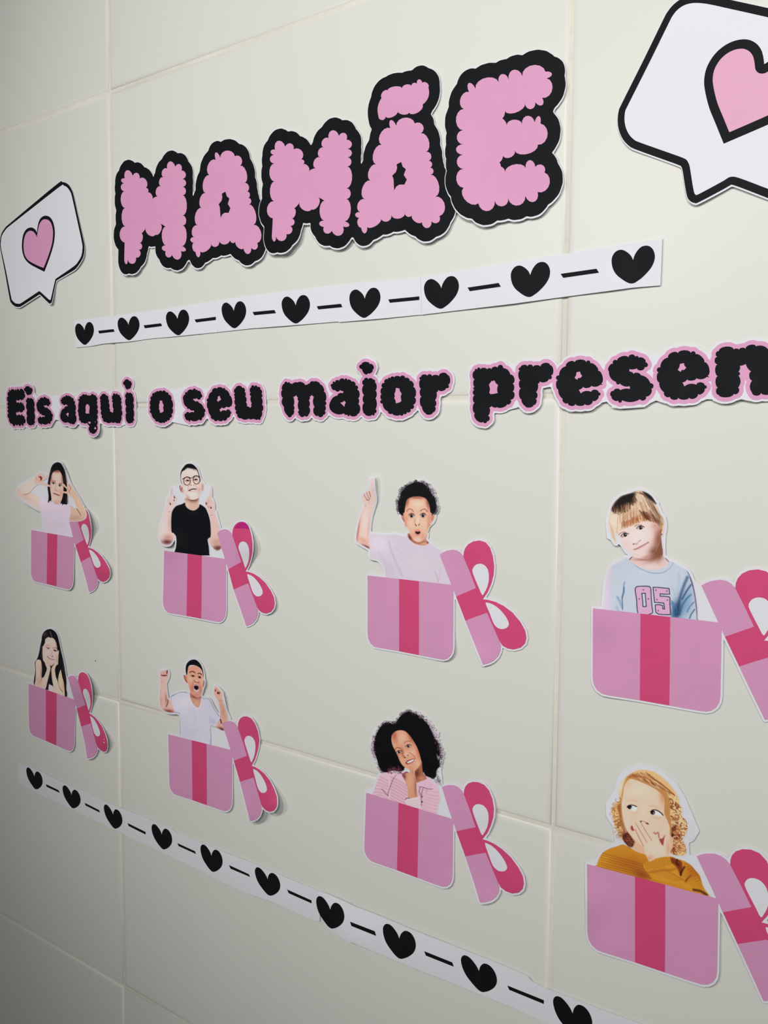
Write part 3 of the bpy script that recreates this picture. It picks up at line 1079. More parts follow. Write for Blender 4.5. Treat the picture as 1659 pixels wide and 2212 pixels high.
    def build(self, parent, lift, layer, label, name='printed_child'):
        A = self.A
        used = A > 0.02
        keep = used[:-1, :-1] | used[1:, :-1] | used[:-1, 1:] | used[1:, 1:]
        base = np.array(PAPER_RGB)
        # paper white outside the figure, print colours inside, both relative to the white of the sheet
        wl_ = float(lin(self.white).mean())
        Cs = 0.52 + (self.C - 0.52) * 1.07
        warm = ((self.R == SKIN) & (self.C[..., 0] > self.C[..., 2] + 0.06))[..., None]
        Cs = Cs + warm * np.array([0.0, -0.012, 0.022])
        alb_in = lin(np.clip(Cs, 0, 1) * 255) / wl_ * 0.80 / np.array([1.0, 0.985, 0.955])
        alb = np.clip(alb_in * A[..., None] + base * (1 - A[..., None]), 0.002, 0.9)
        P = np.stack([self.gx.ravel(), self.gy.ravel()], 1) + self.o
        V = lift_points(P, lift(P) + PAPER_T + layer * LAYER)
        reg = np.maximum(np.maximum(self.R[:-1, :-1], self.R[1:, 1:]), np.maximum(self.R[1:, :-1], self.R[:-1, 1:]))
        reg[reg == 0] = SKIN
        idx = np.arange(self.nx * self.ny).reshape(self.ny, self.nx)
        out = {}
        col4 = np.concatenate([alb.reshape(-1, 3), np.ones((alb.size // 3, 1))], 1).astype(np.float32)
        for r, nm in ((SKIN, name), (HAIR, 'hair'), (CLOTH, 'shirt')):
            m = keep & (reg == r)
            if not m.any():
                continue
            a, b, c, d = idx[:-1, :-1][m], idx[:-1, 1:][m], idx[1:, 1:][m], idx[1:, :-1][m]
            q = np.stack([a, d, c, b], 1)
            u, inv = np.unique(q, return_inverse=True)
            q = inv.reshape(-1, 4)
            par = parent if r == SKIN else out[SKIN]
            me = bpy.data.meshes.new(nm)
            o = bpy.data.objects.new(nm, me)
            COL.objects.link(o)
            o.parent = par
            VV = (V[u] - np.array(parent.location)).astype(np.float32)
            me.vertices.add(len(VV))
            me.vertices.foreach_set('co', VV.ravel())
            me.loops.add(q.size)
            me.loops.foreach_set('vertex_index', q.ravel().astype(np.int32))
            me.polygons.add(len(q))
            me.polygons.foreach_set('loop_start', np.arange(0, q.size, 4, dtype=np.int32))
            me.update(calc_edges=True)
            me.polygons.foreach_set('use_smooth', [True] * len(q))
            ca = me.color_attributes.new('print', 'FLOAT_COLOR', 'POINT')
            ca.data.foreach_set('color', col4[u].ravel())
            me.materials.append(M_PHOTO)
            out[r] = o
        if label:
            out[SKIN]['label'] = label
        return out[SKIN]


def eye(K, x, y, rx, ry, ang, iris=(35, 25, 22), look=(0, 0), lid=(60, 38, 32), white=(232, 225, 222), ir=None, clip=None):
    K.dot(x, y, rx, ry, white, 0.95, ang, clip)
    ir = ir or ry * 0.95
    K.dot(x + look[0], y + look[1], ir, ir * 1.05, iris, 1, 0, clip)
    K.dot(x + look[0] + ir * .3, y + look[1] - ir * .35, ir * .28, ir * .28, (245, 245, 245), .8, 0, clip)
    c, s = math.cos(math.radians(ang)), math.sin(math.radians(ang))
    arc = [(x + (-rx * 1.12 + 2.24 * rx * t) * c - (-ry * 1.15 * math.sin(math.pi * t)) * s,
            y + (-rx * 1.12 + 2.24 * rx * t) * s + (-ry * 1.15 * math.sin(math.pi * t)) * c) for t in np.linspace(0, 1, 7)]
    K.line(arc, ry * .45, lid, .95, 3)
    arc = [(x + (-rx + 2 * rx * t) * c - (ry * 1.05 * math.sin(math.pi * t)) * s,
            y + (-rx + 2 * rx * t) * s + (ry * 1.05 * math.sin(math.pi * t)) * c) for t in np.linspace(0, 1, 7)]
    K.line(arc, ry * .2, lid, .4, 3)


def child_peace():
    K = Print(30, 990, 10.369, (160, 172), .8, (198, 200, 212))
    sk, sh, dk = (226, 196, 178), (196, 158, 134), (150, 100, 80)
    arm = K.poly([(480, 410), (400, 455), (330, 498), (250, 540), (170, 592), (110, 642), (62, 700), (45, 745), (70, 812), (112, 862), (170, 922), (250, 982),
                  (400, 1072), (500, 1132), (580, 1162), (620, 1100), (610, 880), (500, 840), (430, 808), (362, 770), (382, 720), (420, 670), (470, 622),
                  (530, 582), (600, 570), (620, 480), (560, 400)], sk, SKIN, sil=True)
    K.glow(330, 900, 260, 60, sh, .4, 28, arm)
    K.glow(90, 760, 70, 120, (214, 176, 160), .5, 0, arm)
    K.line([(215, 812), (280, 808), (340, 782), (372, 768)], 14, (150, 104, 84), .8, 8, arm)
    K.glow(500, 800, 120, 60, (205, 165, 140), .5, 20, arm)
    arm2 = K.poly([(1200, 585), (1260, 570), (1290, 640), (1340, 700), (1400, 790), (1480, 920), (1550, 1060), (1600, 1170), (1622, 1260), (1605, 1335),
                   (1540, 1385), (1450, 1405), (1350, 1410), (1235, 1395), (1240, 1250), (1250, 1070), (1330, 1098), (1402, 1128), (1395, 1070), (1370, 1000),
                   (1320, 900), (1262, 850), (1200, 780)], (205, 175, 145), SKIN, sil=True)
    K.line([(1400, 1125), (1440, 1180), (1470, 1225), (1497, 1272)], 12, (92, 62, 50), .9, 6, arm2)
    K.glow(1350, 1330, 160, 60, (176, 144, 116), .6, 0, arm2)
    K.glow(1470, 1010, 40, 180, (222, 190, 160), .5, -28, arm2)
    body = K.poly([(585, 868), (660, 888), (740, 932), (790, 965), (900, 1000), (960, 1022), (1040, 1012), (1090, 1042), (1200, 1030), (1262, 1072), (1262, 1250),
                   (1232, 1420), (1262, 1550), (1292, 1670), (1306, 1735), (1306, 1752), (1290, 1755), (1000, 1704), (715, 1655), (690, 1648), (690, 1630), (692, 1500), (655, 1350), (602, 1200), (578, 1150), (572, 1000)],
                  (206, 190, 204), CLOTH, sil=True)
    K.glow(640, 1000, 80, 150, (226, 196, 214), .8, 0, body)
    K.glow(900, 1080, 200, 60, (214, 196, 212), .6, 0, body)
    K.glow(1000, 1500, 220, 160, (194, 182, 192), .5, 0, body)
    K.line([(780, 960), (850, 985), (940, 1030), (1030, 1035), (1090, 1045)], 16, (224, 190, 206), .8, 6)
    K.line([(820, 985), (832, 1015)], 8, (180, 150, 165), .6)
    K.line([(600, 1100), (600, 1190)], 8, (230, 200, 200), .6)
    hair = K.poly([(970, 85), (1052, 110), (1100, 180), (1142, 270), (1166, 380), (1186, 520), (1192, 620), (1190, 740), (1205, 860), (1200, 1025), (1120, 1030),
                   (1082, 1050), (1075, 1015), (1040, 1012), (1060, 900), (1000, 700), (860, 700), (848, 900), (832, 952), (800, 962), (764, 992), (775, 850),
                   (756, 700), (752, 600), (770, 480), (800, 335), (832, 205), (885, 125)], (16, 13, 16), HAIR, sil=True)
    K.glow(1150, 480, 30, 150, (96, 40, 44), .6, 0, hair)
    K.glow(1190, 940, 24, 90, (120, 84, 84), .6, 0, hair)
    K.glow(830, 300, 34, 90, (80, 50, 52), .6, 0, hair)
    face = K.poly([(930, 278), (1000, 272), (1052, 325), (1092, 430), (1102, 550), (1112, 700), (1092, 850), (1062, 948), (1012, 1005), (960, 1018), (900, 985),
                   (850, 920), (828, 800), (810, 650), (818, 500), (838, 400), (872, 322)], (222, 186, 164), SKIN)
    K.glow(960, 285, 110, 40, (122, 62, 52), .9, 0, face)
    K.glow(1090, 420, 30, 130, (120, 66, 56), .8, 0, face)
    K.glow(835, 420, 24, 130, (110, 60, 52), .8, 0, face)
    K.glow(960, 400, 90, 70, (234, 200, 176), .8, 0, face)
    K.glow(870, 700, 60, 70, (232, 184, 166), .7, 0, face)
    K.glow(1060, 780, 50, 120, (190, 146, 122), .6, 0, face)
    K.glow(960, 975, 100, 40, (196, 150, 130), .7, 0, face)
    K.line([(835, 930), (880, 975), (940, 1015), (1010, 1015), (1050, 975)], 12, (120, 66, 52), .7, 8)
    K.line([(862, 520), (890, 502), (930, 520)], 14, (96, 62, 52), .8, 8)
    K.line([(1010, 575), (1050, 560), (1090, 580)], 14, (96, 62, 52), .8, 8)
    eye(K, 898, 560, 34, 24, 12, look=(-10, -4))
    eye(K, 1042, 612, 36, 24, 14, look=(-12, -4))
    K.line([(945, 600), (925, 690), (935, 715), (975, 735)], 10, (176, 122, 104), .7, 8)
    K.dot(935, 712, 14, 8, (110, 60, 52), .7)
    K.dot(975, 735, 12, 8, (120, 66, 56), .6)
    K.line([(890, 782), (940, 800), (1015, 832)], 22, (120, 62, 58), .95, 6)
    K.line([(905, 805), (950, 830), (1000, 838)], 14, (196, 130, 120), .7, 6)
    K.dot(838, 658, 10, 18, (150, 70, 76), .4)
    K.poly([(500, 395), (540, 342), (590, 322), (630, 345), (655, 392), (662, 422), (760, 368), (785, 374), (786, 402), (722, 450), (682, 476), (642, 512),
            (720, 558), (800, 600), (816, 625), (790, 640), (720, 616), (650, 586), (580, 572), (520, 582), (470, 560), (458, 480)], (226, 180, 160), SKIN, sil=True)
    K.poly([(548, 412), (600, 402), (632, 430), (618, 490), (595, 492), (588, 445)], (140, 44, 40), soft=8)
    K.line([(500, 430), (520, 480), (560, 510), (600, 520)], 10, (190, 120, 104), .7, 6)
    K.line([(650, 420), (640, 470), (610, 510)], 9, (196, 128, 110), .7, 6)
    K.poly([(1092, 560), (1130, 582), (1180, 640), (1195, 612), (1205, 580), (1262, 570), (1302, 650), (1290, 780), (1282, 850), (1230, 832), (1190, 796),
            (1100, 772), (1092, 740), (1180, 742), (1186, 700), (1155, 662), (1108, 622), (1080, 585)], (216, 178, 150), SKIN)
    K.line([(1235, 600), (1275, 680), (1240, 720), (1250, 780)], 11, (120, 72, 56), .8, 6)
    K.line([(1190, 640), (1215, 700), (1200, 790)], 8, (160, 110, 88), .6, 6)
    return K


def child_glasses():
    K = Print(335, 995, 10.533, (152, 205), .85, (206, 206, 216))
    sk = (222, 196, 184)
    a1 = K.poly([(385, 610), (350, 690), (335, 770), (290, 830), (265, 900), (245, 1000), (215, 1150), (170, 1320), (120, 1460), (95, 1600), (95, 1740),
                 (120, 1840), (180, 1905), (270, 1922), (350, 1900), (420, 1800), (465, 1720), (470, 1600), (400, 1500), (380, 1300), (400, 1150), (440, 1050),
                 (465, 960), (480, 850), (440, 800), (395, 780), (390, 680)], sk, SKIN, sil=True)
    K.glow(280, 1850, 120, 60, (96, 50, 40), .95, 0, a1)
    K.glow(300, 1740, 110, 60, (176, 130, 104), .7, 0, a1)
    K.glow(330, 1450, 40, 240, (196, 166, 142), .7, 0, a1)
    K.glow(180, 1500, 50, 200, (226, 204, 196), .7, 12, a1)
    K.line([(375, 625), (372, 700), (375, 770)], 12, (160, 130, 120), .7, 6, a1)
    K.dot(440, 830, 12, 40, (70, 34, 32), .9, -14, a1)
    K.dot(432, 905, 12, 22, (90, 44, 40), .8, 10, a1)
    K.dot(345, 985, 16, 26, (62, 32, 30), .9, -8, a1)
    K.line([(300, 900), (330, 950), (380, 1000), (405, 965)], 9, (170, 126, 112), .7, 6, a1)
    K.line([(300, 1165), (350, 1160)], 10, (150, 110, 100), .7, 6, a1)
    a2 = K.poly([(1255, 620), (1250, 720), (1225, 800), (1180, 860), (1145, 930), (1145, 1010), (1180, 1120), (1220, 1200), (1260, 1400), (1260, 1600), (1240, 1740),
                 (1215, 1800), (1260, 1910), (1340, 2010), (1420, 2050), (1480, 2020), (1520, 1960), (1560, 1800), (1490, 1600), (1440, 1450), (1400, 1300),
                 (1345, 1180), (1340, 1000), (1310, 900), (1280, 850), (1275, 740), (1272, 640)], (214, 184, 168), SKIN, sil=True)
    K.glow(1430, 1990, 110, 60, (100, 54, 42), .95, 0, a2)
    K.glow(1400, 1850, 120, 90, (186, 142, 118), .6, 0, a2)
    K.dot(1165, 975, 14, 34, (78, 42, 42), .9, 0, a2)
    K.dot(1272, 1075, 16, 20, (40, 22, 24), .9, 0, a2)
    K.line([(1200, 1030), (1215, 1070), (1245, 1040), (1270, 1060)], 10, (150, 106, 96), .8, 6, a2)
    K.line([(1240, 900), (1200, 950), (1190, 1000)], 9, (166, 122, 110), .7, 6, a2)
    K.line([(1255, 1240), (1305, 1240)], 12, (150, 112, 102), .7, 6, a2)
    K.poly([(690, 850), (690, 960), (665, 1000), (720, 1140), (850, 1160), (960, 1140), (1020, 1020), (975, 960), (985, 850)], (206, 176, 150), SKIN)
    K.glow(860, 880, 120, 60, (96, 46, 36), .95)
    K.glow(740, 1000, 60, 100, (222, 192, 166), .6)
    shirt = K.poly([(680, 955), (690, 1020), (740, 1085), (810, 1125), (880, 1135), (950, 1105), (1000, 1050), (1018, 992), (1090, 1030), (1150, 1080), (1190, 1160),
                    (1230, 1270), (1260, 1420), (1268, 1600), (1262, 1730), (1225, 1765), (1200, 1810), (1225, 1960), (1235, 2120), (1225, 2200), (900, 2200),
                    (465, 2150), (470, 1980), (482, 1850), (472, 1720), (420, 1650), (375, 1620), (365, 1450), (368, 1300), (385, 1170), (430, 1080), (490, 1025), (600, 990)],
                   (13, 15, 20), CLOTH, sil=True)
    K.glow(820, 1180, 250, 30, (26, 28, 34), .5, 0, shirt)
    K.poly([(555, 560), (600, 580), (640, 640), (650, 720), (620, 735), (575, 690), (550, 610)], (206, 160, 146), SKIN, sil=True)
    K.line([(562, 570), (566, 640), (600, 700)], 14, (70, 44, 42), .8, 6)
    K.dot(608, 640, 18, 40, (150, 90, 84), .7, 12)
    K.poly([(1060, 510), (1095, 530), (1100, 600), (1085, 680), (1045, 690), (1030, 620)], (212, 170, 150), SKIN, sil=True)
    K.line([(1090, 540), (1092, 610), (1075, 670)], 10, (120, 80, 70), .7, 6)
    face = K.poly([(600, 250), (640, 210), (760, 180), (870, 185), (950, 225), (1000, 330), (1032, 470), (1042, 580), (1035, 690), (1005, 800), (950, 870), (860, 895),
                   (770, 870), (700, 800), (650, 690), (620, 560), (595, 420)], (230, 202, 184), SKIN, sil=True)
    K.glow(840, 270, 130, 60, (236, 208, 190), .8, 0, face)
    K.glow(1000, 640, 40, 150, (196, 156, 130), .7, 0, face)
    K.glow(650, 600, 40, 150, (206, 168, 154), .6, 0, face)
    K.glow(850, 770, 90, 40, (238, 214, 204), .9, 0, face)
    K.glow(690, 620, 60, 40, (238, 212, 206), .8, 0, face)
    K.glow(980, 580, 50, 40, (236, 206, 192), .8, 0, face)
    K.glow(730, 830, 60, 40, (190, 140, 120), .7, 30, face)
    hair = K.poly([(730, 75), (800, 68), (860, 85), (915, 130), (960, 190), (990, 270), (1020, 370), (1040, 460), (1015, 420), (985, 310), (945, 220), (900, 195), (820, 180),
                   (740, 170), (690, 200), (650, 225), (610, 262), (592, 340), (590, 420), (610, 540), (590, 500), (575, 400), (575, 300), (600, 210), (650, 140), (690, 95)],
                  (16, 14, 17), HAIR, soft=5, sil=True)
    K.strands([(650, 215), (740, 165), (820, 175), (920, 205)], [(650, 240), (740, 190), (820, 195), (920, 230)], 40, [(20, 16, 18), (60, 40, 38)], 6, .6)
    for cx, cy, rx, ry in ((728, 465, 76, 94), (942, 440, 76, 92)):
        t = np.linspace(0, 6.2832, 19)
        K.dot(cx, cy + 10, rx - 6, ry - 8, (228, 196, 168), .6)
        K.line([(cx + rx * math.cos(k), cy + ry * math.sin(k)) for k in t], 15, (46, 30, 32), 1, 4)
    K.line([(655, 405), (700, 378), (760, 376), (800, 398)], 20, (40, 26, 28), 1, 4)
    K.line([(868, 372), (910, 350), (970, 352), (1010, 375)], 20, (40, 26, 28), 1, 4)
    K.line([(800, 400), (835, 390), (866, 398)], 15, (46, 30, 32), 1, 4)
    K.line([(625, 418), (655, 410)], 18, (40, 26, 28), 1, 4)
    K.line([(1012, 380), (1028, 470)], 14, (46, 30, 32), 1, 4)
    for x, y in ((740, 452), (925, 432)):
        K.line([(x - 48, y + 10), (x, y - 12), (x + 42, y + 6)], 16, (52, 30, 28), .95, 5)
        K.dot(x, y + 6, 24, 13, (26, 18, 20), 1)
        K.line([(x - 40, y + 30), (x, y + 36), (x + 38, y + 24)], 8, (176, 126, 108), .7, 5)
    K.line([(690, 420), (740, 402), (790, 415)], 9, (120, 80, 70), .6, 6)
    K.line([(880, 400), (930, 385), (985, 395)], 9, (120, 80, 70), .6, 6)
    K.line([(840, 430), (828, 500), (800, 552), (815, 566)], 11, (176, 122, 106), .7, 6)
    K.dot(818, 560, 14, 9, (110, 56, 50), .8)
    K.dot(878, 556, 14, 9, (120, 62, 54), .8)
    K.glow(850, 510, 24, 50, (242, 216, 200), .8)
    mouth = K.poly([(752, 682), (800, 655), (850, 640), (900, 640), (945, 655), (920, 672), (890, 684), (840, 692), (790, 692)], (70, 30, 34), soft=5)
    K.poly([(795, 686), (830, 668), (880, 660), (925, 662), (895, 684), (840, 692)], (238, 226, 222), soft=5)
    K.line([(750, 686), (790, 662), (850, 640), (905, 636), (948, 654)], 10, (150, 86, 84), .9, 5)
    K.line([(780, 700), (850, 706), (915, 690)], 14, (222, 170, 164), .9, 6)
    K.line([(770, 575), (748, 620), (750, 665)], 9, (176, 120, 104), .8, 6)
    K.line([(910, 555), (945, 600), (958, 645)], 9, (176, 120, 104), .8, 6)
    return K


def child_surprised():
    K = Print(765, 1025, 7.9, (212, 240), .9, (218, 218, 226))
    sk = (234, 202, 184)
    a = K.poly([(275, 75), (300, 58), (322, 72), (332, 160), (340, 280), (360, 380), (360, 470), (335, 560), (300, 680), (275, 800), (262, 930), (255, 1020), (300, 1150),
                (270, 1272), (200, 1240), (100, 1185), (45, 1145), (35, 1080), (50, 960), (70, 850), (105, 710), (140, 600), (165, 540), (150, 460), (130, 390), (150, 345),
                (200, 305), (235, 265), (275, 270), (280, 180)], sk, SKIN, sil=True, soft=5)
    K.glow(60, 980, 26, 260, (176, 116, 92), .8, 8, a)
    K.glow(160, 1130, 130, 50, (206, 150, 120), .6, 25, a)
    K.glow(200, 1230, 90, 24, (120, 66, 56), .9, 22, a)
    K.glow(250, 900, 18, 200, (206, 160, 136), .6, 6, a)
    K.glow(190, 760, 40, 160, (242, 216, 200), .7, 8, a)
    K.line([(165, 335), (195, 395), (240, 435)], 9, (150, 84, 74), .8, 5, a)
    K.line([(212, 310), (240, 380), (262, 412)], 9, (150, 84, 74), .8, 5, a)
    K.line([(255, 290), (275, 350), (282, 385)], 10, (130, 60, 56), .85, 5, a)
    K.line([(200, 430), (240, 440), (270, 412)], 9, (160, 90, 78), .8, 5, a)
    K.line([(255, 440), (250, 480)], 7, (170, 110, 96), .7, 5, a)
    K.line([(180, 530), (205, 545)], 7, (180, 120, 100), .7, 5, a)
    K.line([(322, 250), (325, 300)], 7, (200, 150, 134), .7, 5, a)
    body = K.poly([(262, 1020), (400, 1022), (560, 1030), (700, 1022), (760, 1040), (850, 1062), (930, 1045), (960, 1120), (1040, 1185), (1180, 1215), (1282, 1170), (1330, 1200),
                   (1400, 1250), (1480, 1310), (1560, 1400), (1640, 1600), (1700, 1900), (1500, 1900), (540, 1800), (535, 1720), (520, 1620), (470, 1520), (400, 1450), (330, 1430),
                   (270, 1400), (268, 1280), (258, 1150)], (210, 198, 210), CLOTH, sil=True)
    K.glow(420, 1180, 160, 120, (220, 204, 218), .8, 0, body)
    K.line([(590, 1140), (620, 1270), (680, 1420), (760, 1600), (820, 1720)], 26, (190, 176, 190), .7, 16, body)
    K.line([(410, 1320), (470, 1400), (560, 1560)], 22, (194, 180, 192), .6, 14, body)
    K.line([(1385, 1660), (1420, 1760), (1435, 1840)], 16, (194, 172, 180), .8, 10, body)
    K.line([(1470, 1600), (1460, 1720), (1435, 1830)], 14, (200, 178, 186), .7, 10, body)
    K.line([(700, 1230), (780, 1330), (900, 1400)], 26, (198, 186, 198), .5, 16, body)
    K.glow(1100, 1500, 220, 160, (216, 206, 212), .5, 0, body)
    K.glow(600, 1650, 120, 120, (198, 186, 200), .5, 0, body)
    K.line([(925, 1060), (960, 1130), (1040, 1195), (1180, 1225), (1285, 1180)], 26, (222, 208, 220), .9, 8)
    K.line([(960, 1150), (1040, 1212), (1180, 1242), (1290, 1196)], 5, (196, 180, 194), .7, 4)
    neck = K.poly([(930, 1000), (920, 1060), (960, 1125), (1040, 1185), (1180, 1218), (1275, 1172), (1230, 1100), (1225, 1000)], (206, 150, 118), SKIN, sil=True)
    K.glow(950, 1080, 60, 60, (112, 56, 40), .9, 0, neck)
    K.glow(1100, 1150, 130, 36, (150, 90, 64), .8, 0, neck)
    K.glow(1200, 1180, 70, 24, (222, 172, 140), .7, 0, neck)
    K.dot(1262, 1162, 24, 16, (110, 50, 42), .8, 20, neck)
    K.poly([(800, 700), (845, 690), (870, 760), (875, 825), (850, 815), (815, 760)], (206, 146, 116), SKIN, sil=True)
    K.poly([(1300, 690), (1370, 690), (1372, 740), (1345, 800), (1295, 835)], (214, 158, 124), SKIN, sil=True)
    K.line([(825, 730), (855, 790)], 12, (150, 84, 62), .7, 6)
    K.line([(1345, 710), (1325, 780)], 12, (140, 78, 56), .7, 6)
    hair = K.poly([(1000, 140), (1070, 120), (1150, 130), (1220, 160), (1280, 220), (1330, 310), (1380, 400), (1405, 500), (1405, 590), (1380, 650), (1330, 700), (1305, 715), (1280, 560),
                   (1200, 420), (1050, 380), (920, 400), (880, 560), (862, 640), (850, 700), (800, 690), (760, 640), (745, 540), (745, 460), (780, 370), (800, 300), (840, 250), (900, 190)],
                  (14, 14, 19), HAIR, soft=6, sil=True)
    rim = [(770, 650), (740, 560), (740, 450), (780, 350), (805, 280), (860, 220), (920, 170), (1000, 130), (1080, 115), (1180, 130), (1260, 190), (1330, 290), (1385, 400), (1412, 500), (1410, 600), (1370, 670)]
    K.curls(rim, 12, 230, (10, 24), [(14, 13, 18), (26, 20, 24), (44, 26, 36)], 8, .95)
    K.curls([(1100, 118), (1200, 140), (1290, 240), (1350, 340)], 10, 26, (12, 24), [(150, 104, 136), (196, 160, 186)], 7, .6)
    K.curls([(800, 330), (770, 420), (760, 560)], 16, 14, (8, 14), [(150, 150, 160)], 5, .35)
    K.poly([(880, 420), (960, 370), (1080, 350), (1200, 370), (1270, 440), (1310, 560), (1320, 700), (1250, 760), (900, 760), (850, 690), (850, 560)], (16, 14, 18), HAIR, soft=5)
    K.poly([(865, 640), (1300, 640), (1298, 800), (1270, 900), (900, 900), (868, 780)], (206, 150, 118), SKIN, soft=5)
    face = K.poly([(900, 440), (960, 395), (1060, 375), (1180, 390), (1245, 440), (1285, 540), (1300, 660), (1300, 780), (1280, 900), (1240, 1010), (1195, 1100), (1140, 1150), (1090, 1160),
                   (1040, 1140), (985, 1080), (940, 990), (900, 890), (870, 780), (860, 660), (875, 540)], (234, 186, 152), SKIN)
    K.glow(1070, 390, 170, 34, (150, 86, 62), .85, 0, face)
    K.glow(905, 470, 34, 90, (150, 84, 62), .8, 15, face)
    K.glow(1260, 500, 34, 100, (140, 78, 58), .8, -15, face)
    K.glow(1075, 500, 100, 70, (246, 208, 176), .9, 0, face)
    K.glow(890, 800, 34, 160, (206, 144, 112), .6, 0, face)
    K.glow(1275, 830, 34, 200, (196, 136, 104), .7, 0, face)
    K.glow(970, 830, 60, 60, (244, 204, 176), .7, 0, face)
    K.glow(1190, 830, 56, 60, (242, 198, 166), .7, 0, face)
    K.glow(1085, 790, 28, 90, (248, 214, 188), .8, 0, face)
    K.glow(1090, 1110, 80, 30, (242, 204, 178), .7, 0, face)
    K.glow(1010, 1040, 50, 60, (206, 146, 116), .5, 0, face)
    K.glow(1170, 1060, 40, 60, (196, 136, 106), .5, 0, face)
    K.line([(900, 625), (930, 592), (970, 590), (1010, 630)], 13, (130, 84, 62), .85, 6)
    K.line([(1130, 625), (1170, 595), (1210, 592), (1250, 632)], 13, (130, 84, 62), .85, 6)
    K.line([(930, 690), (960, 662), (1000, 660), (1030, 690)], 12, (130, 74, 58), .7, 6)
    K.line([(1130, 685), (1165, 660), (1200, 660), (1225, 690)], 12, (110, 60, 48), .8, 6)
    for x, y in ((980, 706), (1175, 703)):
        K.dot(x, y, 40, 34, (244, 236, 230), 1, 0, face)
        K.dot(x, y, 27, 29, (36, 24, 22), 1)
        K.dot(x, y + 2, 12, 13, (10, 8, 10), 1)
        K.dot(x + 10, y - 10, 5, 5, (250, 250, 250), .9)
        t = np.linspace(math.pi, 2 * math.pi, 9)
        K.line([(x + 42 * math.cos(k), y + 35 * math.sin(k)) for k in t], 9, (52, 30, 28), .95, 4)
        t = np.linspace(0, math.pi, 9)
        K.line([(x + 40 * math.cos(k), y + 34 * math.sin(k)) for k in t], 5, (130, 80, 66), .8, 4)
    K.line([(1040, 760), (1035, 830), (1060, 870)], 10, (180, 120, 92), .7, 6)
    K.line([(1042, 852), (1062, 878)], 12, (80, 36, 32), .95, 4)
    K.line([(1115, 845), (1098, 870)], 11, (80, 36, 32), .95, 4)
    K.poly([(1030, 985), (1050, 950), (1085, 938), (1120, 950), (1140, 985), (1125, 1030), (1085, 1056), (1050, 1035)], (222, 140, 122), soft=8, cover=False)
    K.poly([(1042, 975), (1070, 972), (1090, 980), (1110, 970), (1130, 985), (1112, 1010), (1085, 1018), (1058, 1008)], (38, 16, 20), soft=5, cover=False)
    K.line([(1055, 1040), (1085, 1055), (1118, 1038)], 10, (236, 170, 152), .8, 6)
    K.line([(1020, 920), (1030, 960)], 8, (200, 140, 112), .6, 6)
    K.line([(1040, 1140), (1090, 1162), (1140, 1150)], 8, (160, 100, 76), .7, 6)
    return K


